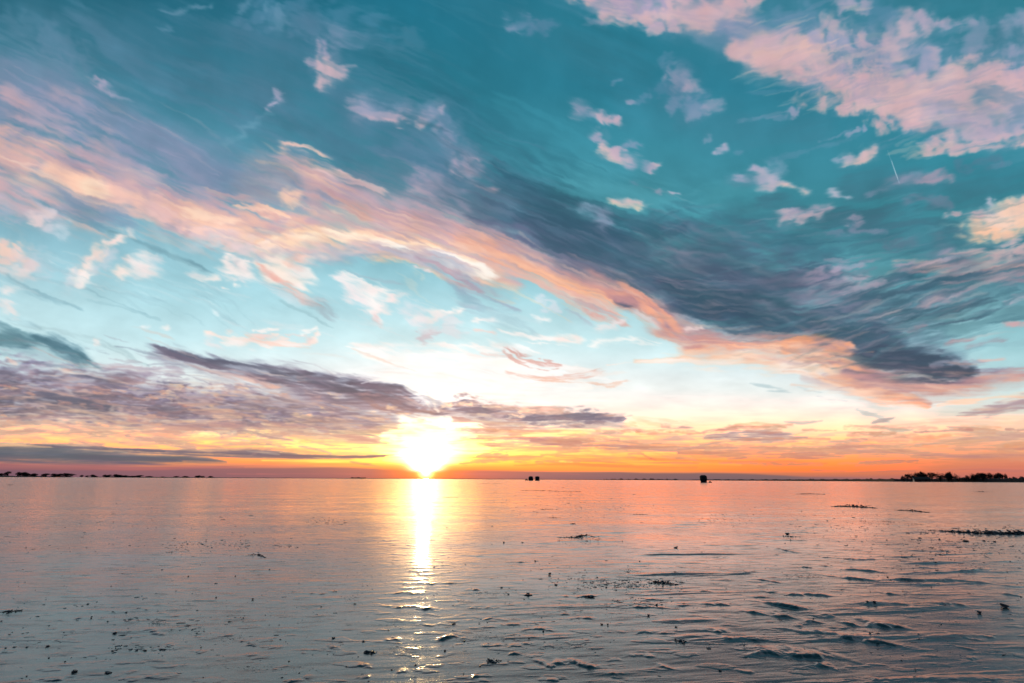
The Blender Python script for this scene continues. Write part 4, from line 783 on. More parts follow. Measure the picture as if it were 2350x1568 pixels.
# ------------------------------------------------------------------ materials of the things
m_bark = mat('dark_bark', (.030, .024, .022), .9, scale=2)
m_twig = mat('winter_twigs', (.030, .022, .021), .9, scale=2)
m_earth = mat('shore_earth', (.045, .038, .034), .95, scale=.3)
m_fabric = mat('black_tent_fabric', (.018, .018, .022), .75, scale=9, bump=.3)
m_roofcl = mat('dark_roof_fabric', (.035, .018, .020), .75, scale=9)
m_vinyl = mat('tent_window_film', (.05, .06, .07), .25, scale=3)
m_plast = mat('dark_plastic', (.020, .020, .024), .5, scale=9)
m_rub = mat('rubber', (.012, .012, .013), .85, scale=20)
m_steel = mat('dark_steel', (.08, .08, .085), .4, scale=20)
m_chunk = mat('rough_ice', (.075, .085, .10), .38, scale=60, bump=.5, bd=.004, ior=1.31)
m_rubble = mat('broken_dark_ice', (.05, .062, .078), .42, scale=40, bump=.5, bd=.006, ior=1.31)  # broken ice in one dark tone, varied by noise
m_pale = mat('pale_boards', (.50, .46, .40), .8, scale=1)
m_wood = mat('dark_boards', (.06, .045, .04), .85, scale=1)

def hor(x): return ray(x, 783.5 + 0)                      # only its azimuth is used
def at(x, dist):
    y = 1099.8 + (x - 1174.5) * .00506
    d = ray(x, y - 1); a = math.atan2(d.x, d.y); return Vector((math.sin(a) * dist, math.cos(a) * dist, 0)), -a

# ------------------------------------------------------------------ shores
def bank(name, spec, depth, m, seed, jag=.35, kind='structure', step=6, label=None, cat=None):
    """a long low rounded body along the shore: spec (x, distance, height)"""
    xs = [q[0] for q in spec]; n = int((xs[-1] - xs[0]) / step) + 2; V = []; F = []; k = 9; rr = random.Random(seed)
    for i in range(n):
        x = xs[0] + (xs[-1] - xs[0]) * i / (n - 1)
        ds = float(np.interp(x, xs, [q[1] for q in spec])); h = float(np.interp(x, xs, [q[2] for q in spec])); p, _ = at(x, ds)
        e = min(1, i / 2, (n - 1 - i) / 2); u = p.normalized()
        h *= (1 - jag + 2 * jag * rr.random() * (.5 + .5 * math.sin(i * .7 + rr.random()))) * (.05 + .95 * e)
        for j in range(k):
            f = j / (k - 1); q = p + u * depth * f
            z = -.3 + (h + .3) * (math.sin(math.pi * f) ** .45 if 0 < f < 1 else 0) * (1 + (rr.random() - .5) * jag * .5)
            V.append((q.x, q.y, z))
    for i in range(n - 1):
        for j in range(k - 1): a = i * k + j; F.append((a, a + k, a + k + 1, a + 1))
    o = meshobj(name, V, F, m, smooth=False); tag(o, label, cat, kind=kind); return o
bank('shore', [(1380, 3100, 2.5), (1613, 2400, 2.6), (1850, 1600, 2.0), (2050, 1000, 1.4), (2349, 850, 1.4), (2900, 700, 1.4)], 60, m_earth, 3, .15)
bank('far_shore', [(380, 4300, 4.0), (700, 4700, 4.0), (800, 4700, 4.5), (1000, 4800, 4.2), (1390, 4500, 4.5)], 200, m_earth, 4, .2)
bank('shore', [(-420, 1900, 3.5), (0, 1950, 3.8), (100, 2000, 3.0), (170, 2050, 2.8)], 40, m_earth, 5, .25, step=4)
bank('shore', [(196, 2300, 2.4), (238, 2300, 2.0)], 30, m_earth, 6, .25, step=3)
bank('shore', [(236, 2050, 4.4), (300, 2050, 3.6), (390, 2100, 2.4), (500, 2150, 1.8)], 40, m_earth, 7, .25, step=4)
bank('brushwood', [(1560, 2500, 1.5), (1613, 2410, 4.8), (1740, 2000, 4.8), (1850, 1612, 5.4), (2050, 1012, 5.2), (2200, 930, 5.6), (2349, 862, 5.6), (2900, 712, 5.4)], 14, m_twig, 8, .22, kind='stuff', step=3,
     label='low dark brush growing all along the right shore', cat='brush')
bank('distant_treeline', [(802, 4300, 6), (806, 4300, 10), (838, 4300, 10), (842, 4300, 5)], 60, m_twig, 9, .25, kind='stuff', step=2, label='short dark strip of far woodland on the horizon left of the sun', cat='treeline')
bank('distant_treeline', [(1386, 4000, 5), (1400, 4000, 8), (1440, 3900, 7), (1470, 3900, 9), (1560, 3600, 8)], 60, m_twig, 10, .5, kind='stuff', step=2, label='broken dark strip of far woodland between the huts', cat='treeline')

# ------------------------------------------------------------------ bare winter trees
def tree_geo(kind, seed):
    rr = random.Random(seed); tv, tf, cv, cf = [], [], [], []
    def seg(V, F, a, b, ra, rb, k):
        d = (b - a).normalized(); s = d.orthogonal().normalized(); t_ = d.cross(s); n0 = len(V)
        for c, r_ in ((a, ra), (b, rb)):
            for i in range(k):
                an = 2 * math.pi * i / k; V.append(c + s * math.cos(an) * r_ + t_ * math.sin(an) * r_)
        for i in range(k): F.append((n0 + i, n0 + (i + 1) % k, n0 + k + (i + 1) % k, n0 + k + i))
    spread = {'umbrella': 1.15, 'round': .85, 'vase': .62, 'dense': .85}[kind]
    def grow(p, d, l, r, lev):
        n = 3; q = p
        for i in range(n):
            d = (d + Vector((rr.gauss(0, .12), rr.gauss(0, .12), rr.gauss(0, .06)))).normalized(); q2 = q + d * l / n
            seg(tv if lev < 2 else cv, tf if lev < 2 else cf, q, q2, r * (1 - .25 * i / n), r * (1 - .25 * (i + 1) / n), 6 if lev < 2 else 3); q = q2
        if lev >= 5: return
        for k in range({0: 9, 1: 4, 2: 4, 3: 3, 4: 3}[lev]):
            az_ = rr.uniform(0, 6.283); tl = spread * rr.uniform(.45, .95) * (1 if lev else .9)
            s = d.orthogonal().normalized(); t_ = d.cross(s); nd = (d * math.cos(tl) + (s * math.cos(az_) + t_ * math.sin(az_)) * math.sin(tl))
            if kind == 'umbrella' and lev: nd.z *= .55
            if nd.z < -.15: nd.z = -.1
            grow(q - d * l * rr.uniform(0, .25 if lev else .7), nd.normalized(), l * rr.uniform(.62, .85), max(r * .6, .022), lev + 1)
    hgt = {'umbrella': .24, 'round': .22, 'vase': .24, 'dense': .2}[kind]
    grow(Vector((0, 0, -.9)), Vector((0, 0, 1)), 12 * hgt, .30, 0)
    if kind in ('dense', 'round'):                            # finer twigs than can be drawn one by one: clumps of small faces
        pts = [c for c in cv[::3]]
        for i in range(1600 if kind == 'dense' else 500):
            c = rr.choice(pts); a = Vector((rr.gauss(0, .4), rr.gauss(0, .4), rr.gauss(0, .35))); n0 = len(cv); s = rr.uniform(.12, .34)
            for _ in range(3): cv.append(c + a + Vector((rr.uniform(-s, s), rr.uniform(-s, s), rr.uniform(-s, s))))
            cf.append((n0, n0 + 1, n0 + 2))
    top = max(v.z for v in cv); sc_ = 12.0 / top
    wd = sorted(abs(v.x) for v in cv)[int(len(cv) * .97)] * sc_ * 2
    out = []
    for V, F, m, nm in ((tv, tf, m_bark, 'trunk'), (cv, cf, m_twig, 'crown')):
        me = bpy.data.meshes.new(nm); me.from_pydata([tuple(v * sc_) for v in V], [], F); me.materials.append(m); out.append((nm, me))
    return out, wd
TREES = {k: [tree_geo(k, 11 * i + len(k)) for i in range(n)] for k, n in (('umbrella', 2), ('round', 3), ('vase', 1), ('dense', 2))}
ORD = ['', 'second ', 'third ', 'fourth ', 'fifth ', 'sixth ', 'seventh ', 'eighth ', 'ninth ', 'tenth ', 'eleventh ', 'twelfth ']
def tree(x, dist, h, wpx, kind, i, label, group, z=0):
    (parts, wd) = TREES[kind][i % len(TREES[kind])]; p, rz = at(x, dist)
    r = empty('bare_tree', (p.x, p.y, z), rz + i * 1.1); wm = wpx * dist / FOC
    r.scale = (wm / wd, wm / wd, h / 12); tag(r, label, 'tree', group)
    for nm, me in parts: o = bpy.data.objects.new(nm, me); COL.objects.link(o); o.parent = r
# right shore: centre and width in 1/7.34 pixels of the far strip, top above the waterline
RT = [(90,70,150,'round','small round bare tree at the left end of the right shore grove'),(150,66,122,'vase','thin bare tree next to the left end of the right shore grove'),(235,84,100,'umbrella','tall bare tree just left of the dark barn on the right shore'),
      (300,74,100,'round','airy bare tree rising behind the pale end of the barn'),(370,66,104,'round','bare tree standing right behind the middle of the barn'),(437,92,84,'dense','tallest bare tree of the grove, over the right end of the barn'),
      (515,80,114,'round','drooping airy tree just right of the barn grove'),(620,104,96,'vase','lone sparse V-shaped tree in the gap right of the grove'),(790,150,100,'umbrella','wide umbrella-shaped tree right of the lone sparse tree'),
      (918,90,112,'dense','dark rounded tree touching the densest tree on its left'),(985,130,92,'dense','largest dense dark tree in the middle of the right shore'),(1120,112,118,'umbrella','small umbrella-shaped tree right of the densest tree'),
      (1296,70,142,'round','low sloping tree at the left end of the long right row'),(1345,100,112,'umbrella','wide-topped tree, second of the long right row'),(1425,80,124,'round','open airy tree, third of the long right row'),
      (1500,92,108,'round','tall airy tree, fourth of the long right row'),(1560,74,116,'round','airy tree in the middle of the long right row'),(1620,106,108,'dense','dark tree, second from the right end of the long right row'),
      (1730,100,108,'round','rounded tree closing the right end of the long right row'),(1895,100,110,'dense','darkest of the three trees by the right edge'),(1955,66,124,'vase','thin middle tree of the three by the right edge'),
      (2025,70,122,'round','small round right-hand tree of the three by the right edge'),(2175,60,166,'round','very low tree barely above the brush near the right edge'),(2342,52,156,'round','low tree cut by the right edge of the view')]
for i, (zx, wz, top, kd, lb) in enumerate(RT):
    sx = 2320 + zx / 7.34; x = sx * .8898; dist = 905 + (i % 4) * 7
    tree(x, dist, (243 - top) / 7.34 * .8898 * dist / FOC, wz * 1.12 / 7.34 * .8898, kd, i, lb, 'bare trees on the right shore')
LG = [('leftmost shore grove', [(20,30,150),(78,40,135),(153,45,138),(215,50,138),(258,38,152),(300,40,155),(330,44,150),(440,46,150),(487,40,150),(518,30,152),(575,50,150),(630,84,146)]),
      ('small grove right of the leftmost one', [(780,25,163),(830,25,168),(858,44,158),(890,30,168)]),
      ('third shore grove from the left', [(1005,36,158),(1040,36,158),(1075,54,152),(1120,50,158),(1190,54,163),(1235,40,168),(1275,54,168),(1330,50,160),(1390,60,170),(1420,30,173)]),
      ('last grove of the left shore', [(1550,40,175),(1680,44,168),(1735,60,167),(1855,26,162),(1885,34,158),(1915,34,163),(2000,38,165)])]
for gname, L_ in LG:
    for i, (zx, wz, top) in enumerate(L_):
        sx = zx / 3.672; x = sx * .8898; dist = 2010 + (i % 3) * 8
        tree(x, dist, (188 - top) / 3.672 * .8898 * dist / FOC * .72, wz * 1.15 / 3.672 * .8898, ('dense', 'round', 'dense', 'dense')[i % 4], i,
             'tiny bare tree, %sfrom the left in the %s' % (ORD[i] if i else 'first ', gname), 'bare trees on the left shore')

# ------------------------------------------------------------------ the barn among the trees
def barn():
    p, rz = at(2376 * .8898, 893); r = empty('barn', p, rz + .22)
    tag(r, 'long low dark barn with a pale gable end among the trees', 'barn')
    L_, W_b, hw, hr = 8.6, 4.0, 3.6, 6.4
    V = [(-L_, -W_b, -.3), (L_, -W_b, -.3), (L_, W_b, -.3), (-L_, W_b, -.3), (-L_, -W_b, hw), (L_, -W_b, hw), (L_, W_b, hw), (-L_, W_b, hw), (L_, 0, hr - .1)]
    meshobj('wall', V, [(0, 1, 5, 4), (1, 2, 6, 8, 5), (2, 3, 7, 6)], m_wood, r)
    meshobj('gable_end', [(-L_ - .05, -W_b, -.3), (-L_ - .05, W_b, -.3), (-L_ - .05, W_b, hw), (-L_ - .05, 0, hr - .1), (-L_ - .05, -W_b, hw), (-L_, -W_b, -.3), (-L_, W_b, -.3), (-L_, W_b, hw), (-L_, 0, hr - .1), (-L_, -W_b, hw)],
            [(0, 1, 2, 3, 4), (5, 9, 8, 7, 6), (0, 4, 9, 5), (4, 3, 8, 9), (3, 2, 7, 8)], m_pale, r)['label'] = 'pale boarded gable end'
    e, th = .5, .2; V = []
    for x in (-L_ - e, L_ + e):
        V += [(x, -W_b - e, hw - .4), (x, 0, hr), (x, W_b + e, hw - .4), (x, -W_b - e, hw - .4 + th), (x, 0, hr + th), (x, W_b + e, hw - .4 + th)]
    meshobj('roof', V, [(0, 6, 7, 1), (1, 7, 8, 2), (3, 4, 10, 9), (4, 5, 11, 10), (0, 3, 9, 6), (2, 8, 11, 5), (0, 1, 4, 3), (1, 2, 5, 4), (6, 9, 10, 7), (7, 10, 11, 8)], m_wood, r)
    dr = []
    for x in (-4, 2.5): dr += [(x, -W_b - .06, 0), (x + 2.4, -W_b - .06, 0), (x + 2.4, -W_b - .06, 2.6), (x, -W_b - .06, 2.6), (x, -W_b - .002, 0), (x + 2.4, -W_b - .002, 0), (x + 2.4, -W_b - .002, 2.6), (x, -W_b - .002, 2.6)]
    box = [(0, 1, 2, 3), (0, 4, 5, 1), (1, 5, 6, 2), (2, 6, 7, 3), (3, 7, 4, 0)]
    for k in (0, 1): meshobj('door', dr[8 * k:8 * k + 8], box, m_bark, r)
barn()

# ------------------------------------------------------------------ fishing shelters
def ring(hw, z, n=24, pw=4.5):
    R = []
    for i in range(n):
        a = 2 * math.pi * i / n + math.pi / n; c, s = math.cos(a), math.sin(a); k = (abs(c) ** pw + abs(s) ** pw) ** (-1 / pw); R.append((hw * c * k, hw * s * k, z))
    return R
def rings(P, cap=False):
    V, F = [], []; n = 24
    for hw, z in P: V += ring(hw, z)
    for i in range(len(P) - 1):
        for j in range(n): F.append((i * n + j, i * n + (j + 1) % n, (i + 1) * n + (j + 1) % n, (i + 1) * n + j))
    if cap: F.append(tuple((len(P) - 1) * n + j for j in range(n)))
    return V, F
def boxm(x0, x1, y0, y1, z0, z1):
    V = [(x0, y0, z0), (x1, y0, z0), (x1, y1, z0), (x0, y1, z0), (x0, y0, z1), (x1, y0, z1), (x1, y1, z1), (x0, y1, z1)]
    return V, [(0, 1, 5, 4), (1, 2, 6, 5), (2, 3, 7, 6), (3, 0, 4, 7), (4, 5, 6, 7), (0, 3, 2, 1)]
def tube(pts, r, k=8):
    V, F = [], []
    pts = [Vector(p) for p in pts]
    for i, p in enumerate(pts):
        d = (pts[min(i + 1, len(pts) - 1)] - pts[max(i - 1, 0)]).normalized(); s = d.orthogonal().normalized(); t_ = d.cross(s)
        for j in range(k): a = 2 * math.pi * j / k; V.append(tuple(p + s * math.cos(a) * r + t_ * math.sin(a) * r))
    for i in range(len(pts) - 1):
        for j in range(k): F.append((i * k + j, i * k + (j + 1) % k, (i + 1) * k + (j + 1) % k, (i + 1) * k + j))
    F.append(tuple(range(k))[::-1]); F.append(tuple((len(pts) - 1) * k + j for j in range(k)))
    return V, F
def shelter(x, dist, W, H, prof, split, label, rot=0.0):
    p, rz = at(x, dist); r = empty('fishing_shelter', p, rz + rot); tag(r, label, 'ice shelter', 'pop-up fishing shelters out on the ice')
    P = [(a * W, z * H) for z, a in prof]
    V, F = rings(P[:split + 1]); meshobj('wall', V, F, m_fabric, r, True)
    V, F = rings(P[split:], True); meshobj('roof', V, F, m_roofcl, r, True)
    f = max(q[0] for q in P[:split + 1])
    V, F = boxm(-.32, .32, -f - .03, -f + .02, .12, H * .66); d = meshobj('door', V, F, m_fabric, r)
    V, F = tube([(-.30, -f - .045, .14), (-.30, -f - .045, H * .6), (-.1, -f - .045, H * .645)], .012); meshobj('zip', V, F, m_steel, d)
    for sx in (-1, 1):
        V, F = boxm(sx * .62 - .14, sx * .62 + .14, -f - .025, -f + .02, H * .5, H * .66); meshobj('window', V, F, m_vinyl, r)
    for sx in (-1, 1):
        V, F = tube([(sx * W * .5, -.2, .03), (sx * (W * .5 + .35), -.5, -.02)], .008, 5); meshobj('guy_rope', V, F, m_steel, r)
shelter(1613.8, 164, 2.02, 2.12, [(0, .40), (.10, .41), (.3, .46), (.5, .49), (.7, .50), (.82, .49), (.93, .37), (1.0, .24)], 5, 'nearest black pop-up shelter, standing alone with a chamfered top', .03)
shelter(1217.6, 300, 2.75, 2.45, [(0, .50), (.15, .50), (.5, .475), (.75, .45), (.88, .41), (.94, .28), (1.0, .05)], 4, 'left of the two neighbouring black shelters, with sloping shoulders', .02)
shelter(1232.6, 300, 2.65, 2.45, [(-.01, .52), (.05, .50), (.09, .47), (.5, .465), (.88, .47), (.94, .28), (1.0, .04)], 4, 'right of the two neighbouring black shelters, boxy with a peaked roof', 0)
shelter(1385.5, 1500, 2.6, 3.0, [(0, .5), (.5, .5), (.8, .47), (.9, .4), (1, .1)], 2, 'tiny far-off dark shelter on the horizon between the other huts', 0)

def quad_bike(x, dist):
    p, rz = at(x, dist); r = empty('quad_bike', p, rz + .25); tag(r, 'small dark quad bike parked left of the paired shelters', 'quad bike')
    V, F = boxm(-.28, .28, -.75, .75, .38, .72); meshobj('body', V, F, m_plast, r)
    V, F = boxm(-.17, .17, -.55, .15, .722, .86); meshobj('seat', V, F, m_rub, r)
    V, F = boxm(-.42, .42, -.95, -.5, .80, .90); meshobj('rack', V, F, m_steel, r)
    V, F = tube([(0, .35, .7), (0, .25, 1.1)], .04); h = meshobj('steering_column', V, F, m_steel, r)
    V, F = tube([(-.42, .12, 1.16), (-.2, .24, 1.12), (.2, .24, 1.12), (.42, .12, 1.16)], .03); meshobj('handlebar', V, F, m_rub, h)
    for sx in (-1, 1):
        for sy in (-.55, .55):
            V, F = tube([(sx * .36, sy, .28), (sx * .58, sy, .28)], .28, 16); wh = meshobj('wheel', V, F, m_rub, r)
            V, F = tube([(sx * .585, sy, .28), (sx * .60, sy, .28)], .13, 12); meshobj('rim', V, F, m_steel, wh)
quad_bike(1207.6, 300)
def sled():
    p, rz = at(1628.5, 160); r = empty('tow_sled', p, rz + .3); tag(r, 'small dark tow sled lying right of the nearest shelter', 'sled')
    V, F = rings([(.30, 0), (.36, .10), (.40, .24), (.38, .24), (.33, .10), (.28, .03)], True); o = meshobj('tub', [(v[0] * 1.0, v[1] * 1.7, v[2]) for v in V], F, m_plast, r, True)
    V, F = tube([(-.3, -.5, .2), (-.8, -.6, .05), (-1.3, -.3, .03), (-1.5, -.1, .05)], .015, 5); meshobj('rope', V, F, m_steel, r)
    q, _ = at(1630, 159.6); b_ = empty('bucket', (p.x, p.y, .06)); tag(b_, 'small dark bucket standing in the tow sled', 'bucket')
    V, F = tube([(0, 0, -.02), (0, 0, .38)], .16, 16); meshobj('pail', V, F, m_plast, b_)
    V, F = tube([(0, 0, .381), (0, 0, .41)], .172, 16); meshobj('lid', V, F, m_rub, b_)
sled()

# ------------------------------------------------------------------ loose ice
def chunk_mesh(seed, flat=.6, name='ice_chunk', m=None):
    rr = random.Random(seed); bm = bmesh.new()
    for i in range(16):
        v = Vector((rr.gauss(0, 1), rr.gauss(0, 1), rr.gauss(0, 1))).normalized() * rr.uniform(.7, 1.05); bm.verts.new((v.x, v.y * .8, v.z * flat))
    res = bmesh.ops.convex_hull(bm, input=bm.verts)
    bmesh.ops.delete(bm, geom=[g for g in res['geom_interior'] if isinstance(g, bmesh.types.BMVert)], context='VERTS')
    bmesh.ops.bevel(bm, geom=list(bm.edges), offset=.05, segments=1, affect='EDGES')
    bmesh.ops.subdivide_edges(bm, edges=list(bm.edges), cuts=1, use_grid_fill=True)
    for v in bm.verts: v.co *= 1 + rr.uniform(-.05, .05)
    zmin = min(v.co.z for v in bm.verts)
    for v in bm.verts: v.co.z -= zmin
    me = bpy.data.meshes.new(name); bm.to_mesh(me); bm.free(); me.materials.append(m or m_chunk); return me
CH = [chunk_mesh(i, .45 + .12 * (i % 4)) for i in range(10)]
rr = random.Random(77); GRP = 'loose lumps of ice lying on the lake'
def chunk(x, y, wpx, label=None, hk=None, i=None):
    g = G(x, y); d = math.hypot(g[0], g[1]); s = wpx * d / FOC / 2 * .88
    o = bpy.data.objects.new('ice_chunk', CH[(i if i is not None else rr.randrange(10))]); COL.objects.link(o)
    o.location = (g[0], g[1], gz(g[0], g[1]) - s * .08); o.rotation_euler = (rr.uniform(-.15, .15), rr.uniform(-.15, .15), rr.uniform(0, 6.28))
    k = hk or rr.uniform(.4, .85); o.scale = (s, s, s * k)
    tag(o, label or 'small dark lump of ice lying loose on the smooth lake', 'ice chunk', GRP)
NAMED = [(A,1041,523,10,'tiny round ice lump alone on the pink ice in the middle left'),(A,1700,800,22,'ice lump just right of the long dark flat drift on the left'),(A,325,1105,34,'wide ice lump in the lower left corner area'),
         (A,500,1285,38,'largest ice lump at the bottom left, dark and ragged'),(A,1547,945,26,'dark knobbly ice lump alone right of the lower left drifts'),(A,2247,1058,34,'dark broad ice lump below the left side of the sun streak'),
         (A,725,1290,48,'ice lump sitting on a snowy swelling at the bottom left'),(B,118,828,26,'dark ice lump with a forked top left of the sun streak'),(B,785,962,38,'broad dark ice lump right below the sun streak'),
         (B,737,311,12,'small upright ice lump inside the right edge of the sun glare'),(B,2280,452,42,'biggest square ice block on the pale middle right ice'),(B,2275,615,28,'tilted ice lump below the biggest square block'),
         (B,650,583,22,'round ice lump right beside the lower end of the sun streak'),(C,2210,1028,54,'rounded ice block by the right edge, with a light face'),(C,75,1320,48,'pale crumbly ice lump near the bottom right of centre'),
         (C,155,1478,26,'small bright ice lump at the bottom right of centre'),(C,640,498,38,'boat-shaped ice lump left of the right-hand ridge'),(C,1930,548,42,'domed ice lump just below the long ridge on the right'),
         (B,1010,950,18,'small ice lump right of the broad one below the sun streak'),(B,175,1080,28,'dark ice lump at the lower left of centre')]
for f, x, y, w_, lb in NAMED: chunk(*f(x, y), w_ * .33, lb)
for x, y, s in ((735,423,6),(1268,640,14),(1585,638,14),(1455,785,12),(850,885,18),(727,943,14),(615,919,16),(590,832,22),(652,818,12),(748,712,9),(795,752,8),(63,1030,18),(100,1110,24),(183,1112,16),(40,1120,14),(775,1022,26),
                (1155,1002,12),(1325,1020,16),(862,988,13),(1638,922,12),(1888,1066,18),(2163,848,16),(1813,968,10),(1880,968,12),(2105,1168,13),(1897,1325,22),(2015,1293,16),(330,1188,14),(650,1187,9),(440,1210,14),(920,1138,26),
                (980,1138,26),(760,1140,20),(1080,1133,20),(915,1115,11),(1355,1117,12),(1368,1322,14),(2333,1250,14),(180,1315,12),(330,970,13),(8,945,14),(1110,1132,12),(820,1102,12),(780,1120,12),(2205,1165,12),(2245,1165,12),(1945,1214,14),
                (1650,362,9),(1710,345,9),(1770,348,8),(1530,246,6),(1255,408,8),(1365,425,12),(1515,407,10),(1945,430,10),(1815,595,12),(1395,320,7),(1630,157,5),(175,450,9),(550,415,6),(1068,44,4),(125,712,9),(1050,758,9),(1185,742,9)):
    chunk(*A(x, y), s * .34)
for x, y, s in ((955,962,14),(345,1003,18),(527,1240,26),(366,1272,20),(1120,415,18),(1040,425,12),(1918,408,12),(1430,636,36),(1000,265,9),(1040,303,20),(2035,541,14),(1565,583,9),(1955,615,16),(1750,652,22),(615,655,15),(850,1300,12),
                (1470,703,34),(1150,765,22),(2280,985,22),(1105,722,22),(1245,415,26),(1145,165,6),(140,412,8),(355,437,8),(465,401,8),(848,424,8),(803,407,8),(1110,485,9),(238,572,8),(65,636,8),(480,630,7),(168,827,9),(80,1068,8),
                (265,1250,12),(1385,1012,22),(1290,1060,20),(725,1142,26),(855,1075,20),(960,1248,22),(210,1350,20),(140,1180,12),(2150,835,24),(2095,908,24),(1780,965,36),(1820,968,20),(1330,540,22),(1668,604,12),(1250,668,12),
                (1810,715,22),(745,656,9),(690,770,8),(590,745,8),(1280,755,20),(1255,795,22),(1130,820,12),(1375,915,12),(860,565,12),(705,550,9),(1880,437,7),(1850,390,8),(1905,370,8),(1795,247,8),(1925,190,6),(1770,190,8),(1570,192,7)):
    chunk(*B(x, y), s * .34)
for x, y, s in ((1365,805,22),(625,562,16),(1595,525,22),(1740,535,14),(745,330,9),(1220,1000,24),(1275,1003,24),(1690,675,20),(930,400,14),(200,880,12),(1540,655,18),(1710,648,10),(1590,675,14),(1360,540,14),(2060,545,22),(2140,552,26),
                (1830,548,14),(2215,445,12),(1680,880,10),(1240,910,9),(1025,925,16),(2030,1070,30),(1240,1217,20),(330,1300,24),(1590,1225,16),(1750,1148,18),(1565,1478,14),(1465,1405,14),(1935,780,12),(1125,1085,9),(830,1108,12),(665,540,9),
                (220,596,10),(495,586,10),(1205,400,9),(1190,405,8),(95,355,10),(160,412,12),(255,437,7),(50,425,14),(460,292,8),(335,288,8),(1155,265,8),(2330,955,16),(1620,608,8),(1480,578,9),(1075,575,12)):
    chunk(*C(x, y), s * .33)

def heap(name, pts, label, n, px, seed, cat='ice ridge', spread=1.0):
    """broken ice frozen together in a line or a pile: one body made of many blocks"""
    r2 = random.Random(seed); P = [G(*p) for p in pts]; d = np.mean([p[1] for p in P]); o0 = P[len(P) // 2]; bm = bmesh.new()
    L_ = [0]
    for a, b_ in zip(P[:-1], P[1:]): L_.append(L_[-1] + float(np.linalg.norm(b_ - a)))
    nb = int(L_[-1] / (px * d / FOC * .55)) + 2
    for i in range(-nb, n):
        base_ = i < 0
        t_ = r2.random(); t_ = .5 + (t_ - .5) * (1 if r2.random() < .7 else .6)
        if base_: t_ = (i + nb + .5) / nb
        s = t_ * L_[-1]; k = 0
        while k < len(L_) - 2 and s > L_[k + 1]: k += 1
        q = P[k] + (P[k + 1] - P[k]) * ((s - L_[k]) / max(1e-6, L_[k + 1] - L_[k]))
        bell = math.sin(math.pi * min(max(t_, .03), .97)) ** .7
        sz = px * d / FOC * r2.uniform(.16, .5) * (.35 + .65 * bell)
        me = CH[r2.randrange(10)]
        if base_: sz = px * d / FOC * .42
        off = Vector((q[0] - o0[0] + r2.gauss(0, sz), q[1] - o0[1] + r2.gauss(0, px * d / FOC * .9 * spread * bell), abs(r2.gauss(0, .28)) * px * d / FOC * bell))
        if base_: off = Vector((q[0] - o0[0], q[1] - o0[1], -sz * .25))
        Mx = Matrix.Translation(off) @ Matrix.Rotation(r2.uniform(-.4, .4) if base_ else r2.uniform(0, 6.28), 4, 'Z') @ Matrix.Rotation(0 if base_ else r2.gauss(0, .5), 4, 'X') @ Matrix.Diagonal((sz * (2.2 if base_ else r2.uniform(.8, 1.8)), sz, sz * r2.uniform(.5, 1), 1))
        tmp = bmesh.new(); tmp.from_mesh(me); bmesh.ops.transform(tmp, matrix=Mx, verts=tmp.verts); m2 = bpy.data.meshes.new('t'); tmp.to_mesh(m2); tmp.free(); bm.from_mesh(m2); bpy.data.meshes.remove(m2)
    me = bpy.data.meshes.new(name); bm.to_mesh(me); bm.free(); me.materials.append(m_rubble); o = bpy.data.objects.new(name, me); COL.objects.link(o)
    o.location = (o0[0], o0[1], gz(o0[0], o0[1]) - .003); tag(o, label, cat)
heap('ice_ridge', [(2130, 1217), (2200, 1221), (2290, 1224), (2400, 1224), (2480, 1226)], 'long thick dark ridge of broken ice at the right edge', 650, 7, 1, spread=1.0)
heap('ice_ridge', [C(960, 297), C(1090, 295), C(1290, 308)], 'dark rubble ridge beyond the right side, pointed at its left part', 110, 5.5, 2)
heap('ice_ridge', [C(1420, 322), C(1530, 328), C(1660, 340)], 'flat dark rubble ridge right of the pointed one', 90, 4.2, 3)
heap('ice_ridge', [C(595, 514), C(680, 515), C(770, 516)], 'short dark rubble line left of the long right ridge', 60, 3.2, 4)
heap('ice_ridge', [C(700, 206), C(800, 205), C(915, 208)], 'thin far rubble line nearest to the horizon on the right', 50, 2.6, 5)
heap('ice_ridge', [C(1985, 190), C(2050, 190), C(2120, 191)], 'tiny far rubble line below the row of shore trees', 40, 2.0, 6)
heap('ice_ridge', [C(1310, 402), C(1420, 408)], 'thin rubble line above the bird-shaped gap on the right', 26, 2.2, 7)
heap('ice_ridge', [C(1500, 420), C(1650, 425)], 'thin dark line of rubble left of and above the long right ridge', 34, 2.2, 8)
heap('ice_pile', [B(1480, 378), B(1600, 380), B(1680, 368), B(1745, 380)], 'small peaked pile of broken ice right of the sun streak', 110, 4.6, 9, 'ice pile')
heap('ice_pile', [B(2100, 690), B(2170, 680), B(2290, 695)], 'spread pile of ice crumbs at the right of centre', 120, 5.5, 10, 'ice pile', 1.6)
heap('ice_pile', [B(185, 1155), B(225, 1150), B(265, 1158)], 'dark spiky ice pile at the bottom left of centre', 46, 7.5, 11, 'ice pile', .5)
heap('ice_pile', [B(1262, 770), B(1310, 770)], 'dark ragged ice pile right of centre', 40, 7, 12, 'ice pile', .6)
heap('ice_pile', [B(990, 1208), B(1050, 1216), B(1110, 1212)], 'flat cracked ice pile at the bottom centre', 60, 7, 13, 'ice pile', .8)
heap('ice_pile', [B(2255, 1070), B(2310, 1080), B(2360, 1082)], 'flat glassy ice pile at the bottom right of centre', 46, 6, 14, 'ice pile', .8)
heap('ice_pile', [B(1670, 776), B(1730, 784)], 'dark oval ice pile right of the ragged one', 34, 7, 15, 'ice pile', .5)
heap('ice_pile', [A(0, 886), A(70, 882), A(155, 876)], 'long low ice pile at the left edge', 60, 6, 16, 'ice pile', .5)
